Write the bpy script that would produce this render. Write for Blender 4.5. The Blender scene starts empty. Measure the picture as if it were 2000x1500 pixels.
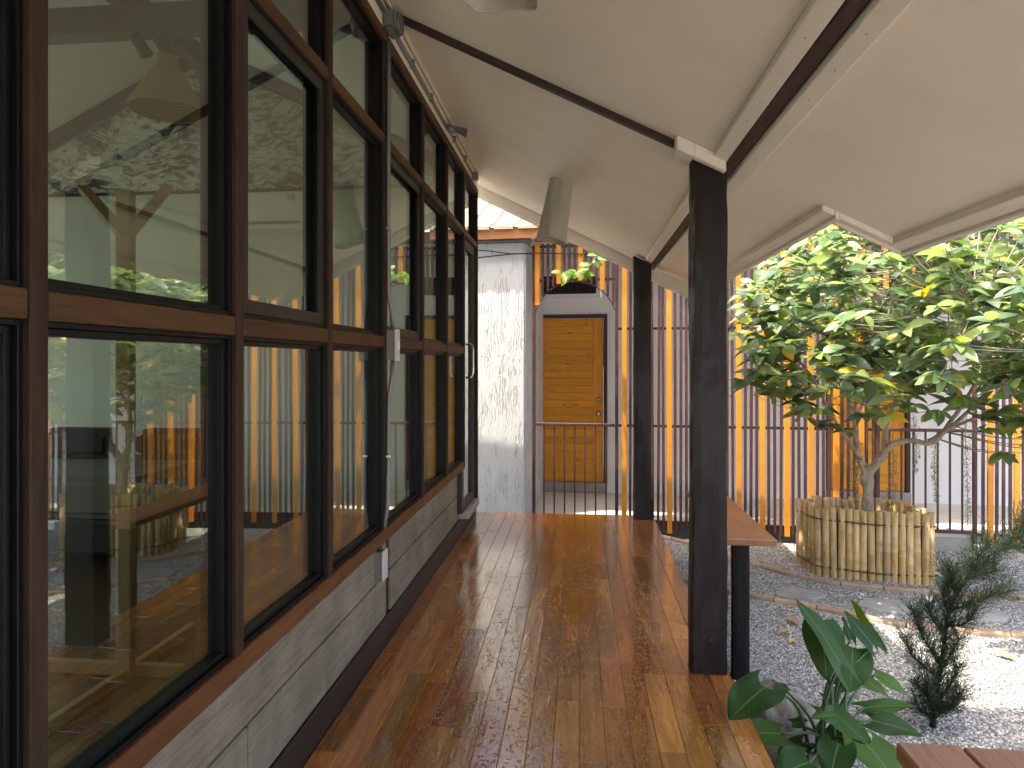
import bpy, bmesh, math, random
from mathutils import Vector, Matrix, noise as mnoise
random.seed(7)
R = math.radians
SC = bpy.context.scene
COL = SC.collection

# ------------------------------------------------------------------ camera
cam_d = bpy.data.cameras.new('camera')
cam = bpy.data.objects.new('camera', cam_d); COL.objects.link(cam)
cam_d.sensor_width = 36.0; cam_d.lens = 23.4
cam_d.clip_start = 0.05; cam_d.clip_end = 600
cam.location = (0, 0, 1.39)
cam.rotation_euler = (R(90), R(0.0), R(5.711))
cam_d.shift_y = -42.0/2000.0
SC.camera = cam

# ------------------------------------------------------------------ sky and sun
SUN_DIR = Vector((0.335, 0.178, -1.0)).normalized()      # the way the light travels
world = bpy.data.worlds.new('World'); SC.world = world
world.use_nodes = True
wn = world.node_tree; wn.nodes.clear()
sky = wn.nodes.new('ShaderNodeTexSky'); sky.sky_type = 'NISHITA'; sky.sun_disc = False
sky.sun_elevation = math.asin(-SUN_DIR.z)
sky.sun_rotation = math.atan2(-SUN_DIR.x, -SUN_DIR.y) % (2*math.pi)
sky.air_density = 1.0; sky.dust_density = 6.0; sky.ozone_density = 0.6
bg = wn.nodes.new('ShaderNodeBackground'); bg.inputs['Strength'].default_value = 0.15
wo = wn.nodes.new('ShaderNodeOutputWorld')
wn.links.new(sky.outputs[0], bg.inputs[0]); wn.links.new(bg.outputs[0], wo.inputs[0])
sl = bpy.data.lights.new('sun', 'SUN'); sl.energy = 2.0; sl.angle = R(0.5); sl.color = (1.0, 0.93, 0.81)
so = bpy.data.objects.new('sun', sl); COL.objects.link(so)
so.rotation_euler = SUN_DIR.to_track_quat('-Z', 'Y').to_euler(); so.location = (-6, -4, 14)

SC.view_settings.view_transform = 'Standard'; SC.view_settings.look = 'None'
SC.view_settings.gamma = 1.0; SC.view_settings.use_curve_mapping = False
SC.view_settings.exposure = 2.74
try:
    SC.cycles.max_bounces = 10; SC.cycles.diffuse_bounces = 6; SC.cycles.glossy_bounces = 5
    SC.cycles.transparent_max_bounces = 12; SC.cycles.transmission_bounces = 6
    SC.cycles.sample_clamp_indirect = 8.0
except Exception:
    pass

# ------------------------------------------------------------------ materials
class NT:
    """small wrapper to write node trees briefly"""
    def __init__(s, name):
        s.m = bpy.data.materials.new(name); s.m.use_nodes = True
        s.t = s.m.node_tree; s.t.nodes.clear()
        s.out = s.t.nodes.new('ShaderNodeOutputMaterial')
    def n(s, typ, **kw):
        nd = s.t.nodes.new('ShaderNode' + typ)
        for k, v in kw.items(): setattr(nd, k, v)
        return nd
    def l(s, a, b): s.t.links.new(a, b)
    def set(s, sock, v):
        if hasattr(v, 'is_output') or isinstance(v, bpy.types.NodeSocket): s.l(v, sock)
        else: sock.default_value = v
    def coord(s, kind='Object', scale=(1, 1, 1), rot=(0, 0, 0), offset=None):
        if kind == 'World':
            c = s.n('NewGeometry').outputs['Position']
        else:
            c = s.n('TexCoord').outputs[kind]
        mp = s.n('Mapping'); mp.inputs['Scale'].default_value = scale; mp.inputs['Rotation'].default_value = rot
        s.l(c, mp.inputs['Vector'])
        if offset is not None: s.l(offset, mp.inputs['Location'])
        return mp.outputs['Vector']
    def noise(s, vec, scale=5, detail=4, rough=0.55, dist=0.0, out='Fac'):
        nd = s.n('TexNoise'); s.l(vec, nd.inputs['Vector'])
        nd.inputs['Scale'].default_value = scale; nd.inputs['Detail'].default_value = detail
        nd.inputs['Roughness'].default_value = rough; nd.inputs['Distortion'].default_value = dist
        return nd.outputs[out]
    def ramp(s, fac, stops):
        nd = s.n('ValToRGB'); s.set(nd.inputs['Fac'], fac)
        el = nd.color_ramp.elements
        while len(el) < len(stops): el.new(0.5)
        for e, (p, c) in zip(el, stops):
            e.position = p; e.color = (c[0], c[1], c[2], 1) if not isinstance(c, (int, float)) else (c, c, c, 1)
        return nd.outputs['Color']
    def math(s, op, a, b=0.0, clamp=False):
        nd = s.n('Math', operation=op); nd.use_clamp = clamp
        s.set(nd.inputs[0], a); s.set(nd.inputs[1], b); return nd.outputs[0]
    def mix(s, fac, a, b, mode='MIX'):
        nd = s.n('MixRGB', blend_type=mode); s.set(nd.inputs[0], fac)
        for i, v in ((1, a), (2, b)):
            if isinstance(v, tuple): v = (v[0], v[1], v[2], 1)
            s.set(nd.inputs[i], v)
        return nd.outputs[0]
    def hsv(s, col, h=0.5, sat=1.0, v=1.0):
        nd = s.n('HueSaturation'); s.set(nd.inputs['Hue'], h); s.set(nd.inputs['Saturation'], sat)
        s.set(nd.inputs['Value'], v)
        if isinstance(col, tuple): col = (col[0], col[1], col[2], 1)
        s.set(nd.inputs['Color'], col); return nd.outputs[0]
    def bump(s, h, strength=0.3, dist=0.01, normal=None):
        nd = s.n('Bump'); s.l(h, nd.inputs['Height']); s.set(nd.inputs['Strength'], strength)
        nd.inputs['Distance'].default_value = dist
        if normal is not None: s.l(normal, nd.inputs['Normal'])
        return nd.outputs[0]
    def rand(s): return s.n('ObjectInfo').outputs['Random']
    def island(s): return s.n('NewGeometry').outputs['Random Per Island']
    def pbr(s, col, rough=0.5, normal=None, metal=0.0, spec=0.5, coat=0.0, coat_r=0.05, finish=True):
        b = s.n('BsdfPrincipled')
        if isinstance(col, tuple): col = (col[0], col[1], col[2], 1)
        s.set(b.inputs['Base Color'], col); s.set(b.inputs['Roughness'], rough)
        s.set(b.inputs['Metallic'], metal); s.set(b.inputs['Specular IOR Level'], spec)
        s.set(b.inputs['Coat Weight'], coat); s.set(b.inputs['Coat Roughness'], coat_r)
        if normal is not None:
            s.l(normal, b.inputs['Normal'])
        if finish: s.l(b.outputs[0], s.out.inputs[0])
        return b

def lerp3(a, b, t): return tuple(a[i]*(1-t)+b[i]*t for i in range(3))

def mat_wood(name, light, dark, rough=0.45, axis='y', scale=9.0, bump=0.25, vary=0.25, coat=0.0, knots=False, spec=0.4):
    t = NT(name)
    st = {'x': (1.0, 9, 9), 'y': (9, 1.0, 9), 'z': (9, 9, 1.0)}[axis]
    rnd = t.rand()
    off = t.n('CombineXYZ'); r100 = t.math('MULTIPLY', rnd, 37.0)
    for i in range(3): t.l(r100, off.inputs[i])
    v = t.coord('Object', tuple(k for k in st), offset=off.outputs[0])
    g = t.noise(v, scale*0.35, 6, 0.65, 1.2)
    g2 = t.noise(v, scale*2.2, 4, 0.7, 0.3)
    f = t.math('ADD', t.math('MULTIPLY', g, 0.72), t.math('MULTIPLY', g2, 0.28))
    c = t.ramp(f, [(0.33, dark), (0.5, lerp3(dark, light, 0.62)), (0.68, light)])
    vv = t.math('ADD', 1.0-vary*0.5, t.math('MULTIPLY', rnd, vary))
    c = t.hsv(c, 0.5, 1.0, vv)
    if knots:
        vk = t.coord('Object', (3, 3, 5), offset=off.outputs[0])
        vo = t.n('TexVoronoi'); t.l(vk, vo.inputs['Vector']); vo.inputs['Scale'].default_value = 2.2
        k = t.ramp(vo.outputs['Distance'], [(0.05, 0.0), (0.13, 1.0)])
        c = t.mix(t.math('SUBTRACT', 1.0, k), c, tuple(x*0.3 for x in dark))
    rr = t.math('ADD', rough-0.08, t.math('MULTIPLY', g2, 0.2))
    t.pbr(c, rr, t.bump(f, bump, 0.004), coat=coat, spec=spec)
    return t.m

def mat_paint(name, col, rough=0.6, stain=0.12, scale=3.0, bump=0.08, bscale=40, stain_col=None, dist=0.003, spec=0.5):
    t = NT(name)
    v = t.coord('World')
    n1 = t.noise(v, scale, 5, 0.6); n2 = t.noise(v, bscale, 3, 0.6)
    sc_ = stain_col or tuple(k*0.6 for k in col)
    c = t.mix(t.math('MULTIPLY', t.ramp(n1, [(0.42, 0.0), (0.75, 1.0)]), stain), col, sc_)
    t.pbr(c, rough, t.bump(n2, bump, dist), spec=spec)
    return t.m

def mat_metal(name, col, rough=0.35, metal=1.0):
    t = NT(name); v = t.coord('World')
    n = t.noise(v, 30, 3)
    t.pbr(t.mix(t.math('MULTIPLY', n, 0.3), col, tuple(k*0.6 for k in col)), t.math('ADD', rough-0.05, t.math('MULTIPLY', n, 0.12)), metal=metal)
    return t.m

MT = {}
# weathered dark hardwood members
MT['frame_wood'] = mat_wood('frame_wood', (0.050, 0.026, 0.012), (0.014, 0.008, 0.005), 0.6, 'z', 9, 0.4, spec=0.25)
MT['rail_wood'] = mat_wood('rail_wood', (0.100, 0.047, 0.019), (0.034, 0.016, 0.007), 0.6, 'y', 9, 0.4, spec=0.25)
MT['sill_wood'] = mat_wood('sill_wood', (0.155, 0.060, 0.019), (0.060, 0.022, 0.008), 0.6, 'y', 9, 0.4, spec=0.25)
MT['beam_wood'] = mat_wood('beam_wood', (0.12, 0.065, 0.045), (0.04, 0.022, 0.016), 0.5, 'y', 9, 0.3)
MT['rafter_wood'] = mat_wood('rafter_wood', (0.055, 0.025, 0.017), (0.018, 0.009, 0.007), 0.5, 'x', 9, 0.3)
MT['post_wood'] = mat_wood('post_wood', (0.020, 0.011, 0.008), (0.005, 0.0035, 0.003), 0.55, 'z', 9, 0.9, spec=0.3, coat=0.12)
MT['bench_wood'] = mat_wood('bench_wood', (0.36, 0.155, 0.068), (0.20, 0.075, 0.032), 0.38, 'y', 9, 0.2)
MT['bench_leg'] = mat_wood('bench_leg', (0.018, 0.013, 0.011), (0.006, 0.0045, 0.004), 0.6, 'z', 9, 0.5, spec=0.2)
MT['fascia_wood'] = mat_wood('fascia_wood', (0.42, 0.185, 0.07), (0.30, 0.115, 0.04), 0.5, 'x', 7, 0.2)
MT['door_wood'] = mat_wood('door_wood', (0.80, 0.37, 0.028), (0.64, 0.25, 0.016), 0.42, 'x', 7, 0.15, knots=True)
MT['door_stile'] = mat_wood('door_stile', (0.78, 0.33, 0.026), (0.60, 0.22, 0.014), 0.42, 'z', 7, 0.15, knots=True)
MT['rack_wood'] = mat_wood('rack_wood', (0.52, 0.34, 0.17), (0.40, 0.24, 0.11), 0.5, 'z', 7, 0.1)
MT['floor_in'] = mat_wood('floor_in', (0.09, 0.055, 0.028), (0.05, 0.028, 0.014), 0.4, 'y', 6, 0.1)
MT['black_alu'] = mat_paint('black_alu', (0.005, 0.005, 0.0055), 0.4, 0.2, 8, 0.03, spec=0.22)
MT['grey_alu'] = mat_paint('grey_alu', (0.022, 0.019, 0.017), 0.4, 0.2, 8, 0.03, spec=0.3)
MT['black_steel'] = mat_paint('black_steel', (0.012, 0.010, 0.011), 0.45, 0.6, 14, 0.25, 30, (0.004, 0.004, 0.004))
MT['ceiling_paint'] = mat_paint('ceiling_paint', (0.87, 0.765, 0.605), 0.55, 0.22, 2.2, 0.16, 22)
MT['trim_paint'] = mat_paint('trim_paint', (0.83, 0.735, 0.60), 0.5, 0.12, 5, 0.15, 30)
MT['cream_paint'] = mat_paint('cream_paint', (0.80, 0.72, 0.55), 0.5, 0.12, 5, 0.15, 30)
MT['roof_dark'] = mat_paint('roof_dark', (0.10, 0.07, 0.06), 0.8)
MT['roof_cream'] = mat_paint('roof_cream', (0.40, 0.31, 0.20), 0.5, 0.45, 4, 0.05)
MT['wall_white'] = mat_paint('wall_white', (0.86, 0.87, 0.87), 0.7, 0.18, 2.0, 0.15, 18)
MT['inner_wall'] = mat_paint('inner_wall', (0.74, 0.76, 0.71), 0.8, 0.15, 1.5, 0.05)
MT['soffit'] = mat_paint('soffit', (0.80, 0.76, 0.70), 0.7)
MT['concrete'] = mat_paint('concrete', (0.36, 0.33, 0.28), 0.85, 0.6, 4, 0.6, 35, (0.2, 0.18, 0.15), 0.006)
MT['dark_concrete'] = mat_paint('dark_concrete', (0.085, 0.075, 0.06), 0.8, 0.6, 5, 0.6, 35, (0.04, 0.036, 0.03), 0.006)
MT['corr_floor'] = mat_paint('corr_floor', (0.60, 0.57, 0.52), 0.75, 0.5, 4, 0.3, 30)
MT['maroon'] = mat_paint('maroon', (0.082, 0.029, 0.025), 0.55, 0.85, 9, 0.3, 45, (0.022, 0.010, 0.010))
MT['orange'] = mat_paint('orange', (0.74, 0.265, 0.008), 0.5, 0.55, 6, 0.15, 30, (0.50, 0.155, 0.008))
MT['dark_frame'] = mat_paint('dark_frame', (0.045, 0.028, 0.027), 0.5)
MT['conduit'] = mat_metal('conduit', (0.22, 0.22, 0.21), 0.5, 0.6)
MT['grey_box'] = mat_paint('grey_box', (0.52, 0.49, 0.42), 0.5)
MT['box_side'] = mat_paint('box_side', (0.20, 0.185, 0.16), 0.5)
MT['steel'] = mat_metal('steel', (0.62, 0.6, 0.57), 0.22)
MT['wire'] = mat_paint('wire', (0.03, 0.022, 0.018), 0.7)
MT['cable'] = mat_paint('cable', (0.015, 0.014, 0.014), 0.6)
MT['soil'] = mat_paint('soil', (0.05, 0.036, 0.025), 0.95, 0.5, 20, 1.0, 60, None, 0.02)
MT['ac_white'] = mat_paint('ac_white', (0.80, 0.80, 0.77), 0.35, 0.03)
MT['sofa_grey'] = mat_paint('sofa_grey', (0.20, 0.195, 0.175), 0.9, 0.5, 6, 0.5, 60)
MT['sofa_dark'] = mat_paint('sofa_dark', (0.035, 0.03, 0.028), 0.9, 0.3, 6, 0.5, 60)
MT['white_pvc'] = mat_paint('white_pvc', (0.78, 0.78, 0.75), 0.5)

def m_glass():
    t = NT('tinted_glass')
    lw = t.n('LayerWeight'); lw.inputs['Blend'].default_value = 0.5
    f5 = t.math('POWER', lw.outputs['Facing'], 5.0)
    fr = t.math('ADD', 0.19, t.math('MULTIPLY', f5, 0.79), True)
    tr = t.n('BsdfTransparent'); tr.inputs[0].default_value = (0.69, 0.75, 0.66, 1)
    gl = t.n('BsdfGlossy'); t.l(t.math('MULTIPLY', t.ramp(t.noise(t.coord('World', (1, 2.5, 0.8)), 2.6, 5, 0.65, 0.6), [(0.45, 0.0), (0.75, 1.0)]), 0.035), gl.inputs['Roughness']); gl.inputs['Color'].default_value = (0.90, 0.95, 0.92, 1)
    v = t.coord('World'); nz = t.noise(v, 1.7, 2, 0.5)
    t.l(t.bump(nz, 0.02, 0.02), gl.inputs['Normal'])
    mx = t.n('MixShader'); t.l(fr, mx.inputs[0]); t.l(tr.outputs[0], mx.inputs[1]); t.l(gl.outputs[0], mx.inputs[2])
    t.l(mx.outputs[0], t.out.inputs[0]); return t.m
MT['glass'] = m_glass()

def m_deck():
    t = NT('wet_teak')
    rnd = t.rand()
    off = t.n('CombineXYZ'); r1 = t.math('MULTIPLY', rnd, 53.0)
    for i in range(3): t.l(r1, off.inputs[i])
    v = t.coord('Object', (11, 1.1, 4), offset=off.outputs[0])
    g = t.noise(v, 2.6, 7, 0.66, 1.6)
    g2 = t.noise(v, 16, 4, 0.7, 0.2)
    f = t.math('ADD', t.math('MULTIPLY', g, 0.7), t.math('MULTIPLY', g2, 0.3))
    c = t.ramp(f, [(0.28, (0.21, 0.065, 0.011)), (0.48, (0.36, 0.120, 0.019)), (0.62, (0.47, 0.180, 0.030)), (0.78, (0.57, 0.255, 0.05))])
    wn2 = t.n('TexWhiteNoise', noise_dimensions='1D'); t.l(rnd, wn2.inputs['W'])
    c = t.hsv(c, t.math('ADD', 0.49, t.math('MULTIPLY', wn2.outputs['Value'], 0.022)), 1.0, t.math('ADD', 0.66, t.math('MULTIPLY', rnd, 0.72)))
    # water lying on the boards: wide patches stretched along the boards, broken into drops at their rims
    w = t.coord('World', (1, 1, 0))
    wl = t.coord('World', (7.5, 1.5, 0))
    patch = t.noise(wl, 1.0, 3, 0.5, 0.1)
    drops = t.n('TexVoronoi'); t.l(t.coord('World', (1, 0.8, 0)), drops.inputs['Vector']); drops.inputs['Scale'].default_value = 85
    drops.inputs['Randomness'].default_value = 1.0
    fine = t.noise(w, 70, 4, 0.6, 0.6)
    # more water near the middle of the near deck
    geo = t.n('NewGeometry'); sep = t.n('SeparateXYZ'); t.l(geo.outputs['Position'], sep.inputs[0])
    nx = t.math('SUBTRACT', sep.outputs[0], -0.02)
    bell = t.math('MULTIPLY', nx, nx); bell = t.math('SUBTRACT', 0.09, t.math('MULTIPLY', bell, 0.42))
    ny = t.math('SUBTRACT', sep.outputs[1], 2.6); ny = t.math('MULTIPLY', t.math('MULTIPLY', ny, ny), -0.018)
    pw = t.math('ADD', t.math('ADD', patch, bell), ny)
    film = t.ramp(pw, [(0.52, 0.0), (0.555, 1.0)])
    rim = t.ramp(pw, [(0.42, 0.0), (0.52, 1.0)])
    dd = t.ramp(drops.outputs['Distance'], [(0.10, 1.0), (0.42, 0.0)])
    big = t.ramp(t.noise(w, 26, 2, 0.5), [(0.46, 0.0), (0.56, 1.0)])
    dropm = t.math('MULTIPLY', t.math('MULTIPLY', dd, big), rim)
    wet = t.math('MAXIMUM', film, t.math('MULTIPLY', dropm, 0.9))
    c = t.mix(t.math('MULTIPLY', wet, 0.55), c, t.hsv(c, 0.5, 1.12, 0.62))
    rough = t.math('ADD', t.math('MULTIPLY', t.math('SUBTRACT', 1.0, wet), t.math('ADD', 0.09, t.math('MULTIPLY', g2, 0.12))), 0.02)
    nb = t.bump(f, t.math('MULTIPLY', t.math('SUBTRACT', 1.0, film), 0.10), 0.002)
    hgt = t.math('ADD', t.math('MULTIPLY', dropm, 1.0), t.math('MULTIPLY', film, 0.16))
    hgt = t.math('ADD', hgt, t.math('MULTIPLY', t.math('MULTIPLY', fine, rim), 0.30))
    nb2 = t.bump(hgt, 0.5, 0.005, nb)
    b = t.pbr(c, rough, nb2, spec=0.6, coat=1.0); b.inputs['Coat IOR'].default_value = 2.1
    t.l(t.math('ADD', t.math('MULTIPLY', rough, 0.8), 0.0), b.inputs['Coat Roughness'])
    t.l(nb2, b.inputs['Coat Normal'])
    return t.m
MT['deck'] = m_deck()

def m_block():
    t = NT('combed_block'); v = t.coord('World')
    off = t.math('MULTIPLY', t.rand(), 9.0)
    n1 = t.noise(v, 3.5, 5, 0.65); n2 = t.noise(v, 60, 3)
    vs = t.coord('World', (1, 2.2, 60)); comb = t.noise(vs, 1.8, 3, 0.6)
    c = t.ramp(n1, [(0.32, (0.115, 0.092, 0.060)), (0.5, (0.19, 0.155, 0.105)), (0.7, (0.28, 0.235, 0.165))])
    c = t.mix(0.35, c, t.ramp(comb, [(0.3, (0.075, 0.06, 0.04)), (0.7, (0.30, 0.25, 0.175))]))
    h = t.math('ADD', t.math('MULTIPLY', comb, 0.8), t.math('MULTIPLY', n2, 0.25))
    t.pbr(c, 0.9, t.bump(h, 0.7, 0.006)); return t.m
MT['block'] = m_block()

def m_plaster():
    t = NT('furrowed_plaster')
    v0 = t.coord('World')
    wp = t.noise(v0, 3.2, 4, 0.6, 0.0, 'Color')
    mx = t.n('MixRGB'); mx.blend_type = 'ADD'; mx.inputs[0].default_value = 0.085
    t.l(v0, mx.inputs[1]); t.l(wp, mx.inputs[2])
    mp = t.n('Mapping'); mp.inputs['Scale'].default_value = (1, 0.3, 0.13); t.l(mx.outputs[0], mp.inputs['Vector'])
    mp.inputs['Scale'].default_value = (1, 0.5, 0.20)
    wv = t.n('TexWave', wave_type='BANDS', bands_direction='X'); t.l(mp.outputs[0], wv.inputs['Vector'])
    wv.inputs['Scale'].default_value = 11.0; wv.inputs['Distortion'].default_value = 10.0; wv.inputs['Detail'].default_value = 4
    wv.inputs['Detail Scale'].default_value = 2.2; wv.inputs['Detail Roughness'].default_value = 0.62
    n2 = t.noise(t.coord('World', (1, 1, 0.6)), 26, 4, 0.6)
    br = t.noise(t.coord('World', (1, 1, 0.5)), 9, 3, 0.6)
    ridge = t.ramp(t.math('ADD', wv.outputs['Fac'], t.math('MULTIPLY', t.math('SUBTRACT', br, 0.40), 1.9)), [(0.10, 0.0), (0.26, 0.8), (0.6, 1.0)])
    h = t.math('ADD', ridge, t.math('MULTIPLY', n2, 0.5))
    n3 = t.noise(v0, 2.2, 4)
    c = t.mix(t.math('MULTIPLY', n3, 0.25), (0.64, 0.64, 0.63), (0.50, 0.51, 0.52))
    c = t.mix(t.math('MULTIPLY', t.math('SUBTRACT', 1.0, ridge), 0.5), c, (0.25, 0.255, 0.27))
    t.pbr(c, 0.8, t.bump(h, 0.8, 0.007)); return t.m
MT['plaster'] = m_plaster()

def m_mural():
    t = NT('brushed_mural')
    v0 = t.coord('World')
    wp = t.noise(v0, 1.3, 2, 0.5, 0.0, 'Color')
    mx = t.n('MixRGB'); mx.blend_type = 'ADD'; mx.inputs[0].default_value = 0.55
    t.l(v0, mx.inputs[1]); t.l(wp, mx.inputs[2])
    mp = t.n('Mapping'); mp.inputs['Scale'].default_value = (4.0, 1, 10.0); mp.inputs['Rotation'].default_value = (0, R(28), 0)
    t.l(mx.outputs[0], mp.inputs['Vector'])
    n = t.noise(mp.outputs[0], 2.4, 5, 0.7, 0.6); m = t.noise(v0, 2.0, 3)
    k = t.math('ADD', n, t.math('MULTIPLY', t.math('SUBTRACT', m, 0.5), 0.35))
    c = t.ramp(k, [(0.40, (0.72, 0.73, 0.68)), (0.50, (0.55, 0.56, 0.52)), (0.56, (0.14, 0.14, 0.13)), (0.66, (0.03, 0.03, 0.03))])
    t.pbr(c, 0.8); return t.m
MT['mural'] = m_mural()

def m_pebble():
    t = NT('pebble')
    r = t.rand()
    c = t.ramp(r, [(0.0, (0.065, 0.064, 0.060)), (0.3, (0.170, 0.165, 0.155)), (0.62, (0.285, 0.275, 0.255)), (0.9, (0.43, 0.41, 0.37)), (1.0, (0.56, 0.53, 0.47))])
    t.pbr(c, 0.75); return t.m
MT['pebble'] = m_pebble()

def m_ground():
    t = NT('gravel_bed'); v = t.coord('World')
    vo = t.n('TexVoronoi'); t.l(v, vo.inputs['Vector']); vo.inputs['Scale'].default_value = 95
    n = t.noise(v, 1.2, 4)
    c = t.ramp(vo.outputs['Color'], [(0.1, (0.05, 0.055, 0.06)), (0.5, (0.16, 0.165, 0.17)), (0.9, (0.36, 0.355, 0.34))])
    c = t.mix(t.math('MULTIPLY', n, 0.3), c, (0.22, 0.2, 0.17))
    h = t.ramp(vo.outputs['Distance'], [(0.0, 1.0), (0.6, 0.0)])
    t.pbr(c, 0.85, t.bump(h, 0.8, 0.008)); return t.m
MT['ground'] = m_ground()

def m_stone(name, a, b, bump=0.8, scale=5):
    t = NT(name)
    v = t.coord('Object'); v2 = t.coord('World')
    n = t.noise(v2, scale, 6, 0.65); n2 = t.noise(v2, scale*7, 4, 0.6)
    c = t.ramp(n, [(0.3, a), (0.55, lerp3(a, b, .6)), (0.75, b)])
    c = t.hsv(c, 0.5, 1, t.math('ADD', 0.85, t.math('MULTIPLY', t.rand(), 0.3)))
    t.pbr(c, 0.85, t.bump(t.math('ADD', n, t.math('MULTIPLY', n2, 0.4)), bump, 0.02)); return t.m
MT['rock'] = m_stone('rock', (0.15, 0.12, 0.09), (0.58, 0.52, 0.43), 1.0, 7)
MT['slab'] = m_stone('slab', (0.20, 0.20, 0.19), (0.33, 0.32, 0.29), 0.4, 5)
MT['edging'] = m_stone('edging', (0.25, 0.165, 0.105), (0.43, 0.305, 0.20), 0.5, 6)

def m_bamboo():
    t = NT('bamboo'); r = t.rand()
    v = t.coord('Object', (1, 1, 1))
    n = t.noise(t.coord('Object', (14, 14, 1.2)), 3, 5, 0.7, 0.3)
    off = t.n('CombineXYZ'); t.l(t.math('MULTIPLY', r, 31.0), off.inputs[2]); t.l(t.math('MULTIPLY', r, 17.0), off.inputs[0])
    b = t.noise(t.coord('Object', (2, 2, 2), offset=off.outputs[0]), 4, 4, 0.6)
    c = t.ramp(n, [(0.3, (0.36, 0.205, 0.06)), (0.5, (0.58, 0.37, 0.13)), (0.7, (0.72, 0.51, 0.22))])
    c = t.mix(t.ramp(b, [(0.52, 0.0), (0.72, 0.75)]), c, (0.24, 0.17, 0.11))
    grey = t.ramp(r, [(0.80, 0.0), (0.86, 0.6)])
    c = t.mix(grey, c, (0.30, 0.235, 0.17))
    c = t.hsv(c, 0.5, 0.95, t.math('ADD', 0.8, t.math('MULTIPLY', r, 0.35)))
    t.pbr(c, 0.42, t.bump(n, 0.25, 0.003)); return t.m
MT['bamboo'] = m_bamboo()

def m_leaf(name, stops, trans=0.3, rough=0.42, per_island=True, vein=0.0, tint=(1, 1, 1)):
    t = NT(name)
    r = t.math('ADD', t.math('MULTIPLY', t.rand(), 3.7), t.island())
    r = t.math('FRACT', r)
    c = t.ramp(r, stops)
    v = t.coord('World'); n = t.noise(v, 30, 3)
    c = t.hsv(c, 0.5, 1.0, t.math('ADD', 0.82, t.math('MULTIPLY', n, 0.36)))
    b = t.pbr(c, rough, t.bump(n, 0.15, 0.004), spec=0.5, finish=False)
    tl = t.n('BsdfTranslucent'); t.l(t.hsv(c, 0.485, 1.15, 1.9), tl.inputs['Color'])
    mx = t.n('MixShader'); mx.inputs[0].default_value = trans
    t.l(b.outputs[0], mx.inputs[1]); t.l(tl.outputs[0], mx.inputs[2]); t.l(mx.outputs[0], t.out.inputs[0])
    return t.m
MT['tree_leaf'] = m_leaf('tree_leaf', [(0.0, (0.062, 0.100, 0.055)), (0.35, (0.098, 0.150, 0.068)), (0.62, (0.150, 0.21, 0.075)), (0.90, (0.22, 0.29, 0.085)), (0.965, (0.25, 0.31, 0.06)), (0.985, (0.45, 0.29, 0.02))], 0.38, 0.36)
MT['sprig_leaf'] = m_leaf('sprig_leaf', [(0.0, (0.12, 0.22, 0.03)), (1.0, (0.2, 0.33, 0.04))], 0.4)
MT['juniper'] = m_leaf('juniper_needle', [(0.0, (0.014, 0.024, 0.012)), (0.6, (0.024, 0.042, 0.018)), (1.0, (0.05, 0.075, 0.026))], 0.15, 0.6)
MT['creeper'] = m_leaf('creeper_leaf', [(0.0, (0.10, 0.11, 0.05)), (0.6, (0.17, 0.19, 0.075)), (1.0, (0.27, 0.25, 0.12))], 0.25, 0.6)
MT['dry_leaf'] = m_leaf('dry_leaf', [(0.0, (0.35, 0.24, 0.08)), (0.5, (0.5, 0.38, 0.12)), (1.0, (0.30, 0.17, 0.08))], 0.15, 0.6)

def m_philo():
    t = NT('arrow_leaf'); r = t.rand()
    c = t.ramp(r, [(0.0, (0.018, 0.050, 0.008)), (0.5, (0.030, 0.072, 0.010)), (1.0, (0.058, 0.115, 0.014))])
    uv = t.n('UVMap'); sp = t.n('SeparateXYZ'); t.l(uv.outputs[0], sp.inputs[0])
    # lateral veins running out from the midrib
    au = t.math('ABSOLUTE', t.math('SUBTRACT', sp.outputs[0], 0.5))
    ph = t.math('SUBTRACT', t.math('MULTIPLY', sp.outputs[1], 12.0), t.math('MULTIPLY', au, 7.0))
    vein = t.ramp(t.math('ABSOLUTE', t.math('SINE', t.math('MULTIPLY', ph, math.pi))), [(0.0, 1.0), (0.16, 0.0)])
    mid = t.ramp(au, [(0.008, 1.0), (0.028, 0.0)])
    vv = t.math('MAXIMUM', t.math('MULTIPLY', vein, 0.35), mid)
    c = t.mix(t.math('MULTIPLY', vv, 0.55), c, (0.16, 0.24, 0.09))
    b = t.pbr(c, t.math('ADD', 0.34, t.math('MULTIPLY', t.noise(t.coord('World'), 14, 3), 0.2)), t.bump(vv, 0.35, 0.004), spec=0.2, finish=False)
    tl = t.n('BsdfTranslucent'); t.l(t.hsv(c, 0.48, 1.2, 2.2), tl.inputs['Color'])
    mx = t.n('MixShader'); mx.inputs[0].default_value = 0.22
    t.l(b.outputs[0], mx.inputs[1]); t.l(tl.outputs[0], mx.inputs[2]); t.l(mx.outputs[0], t.out.inputs[0]); return t.m
MT['philo'] = m_philo()
MT['stalk'] = mat_paint('stalk', (0.055, 0.11, 0.035), 0.4)

def m_bark():
    t = NT('tree_bark'); v = t.coord('World', (1, 1, 0.5))
    n = t.noise(v, 22, 5, 0.65, 0.4); n2 = t.noise(v, 6, 3)
    c = t.ramp(n, [(0.3, (0.19, 0.145, 0.10)), (0.55, (0.36, 0.29, 0.215)), (0.75, (0.50, 0.43, 0.34))])
    t.pbr(c, 0.8, t.bump(n, 0.7, 0.008)); return t.m
MT['bark'] = m_bark()

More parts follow.
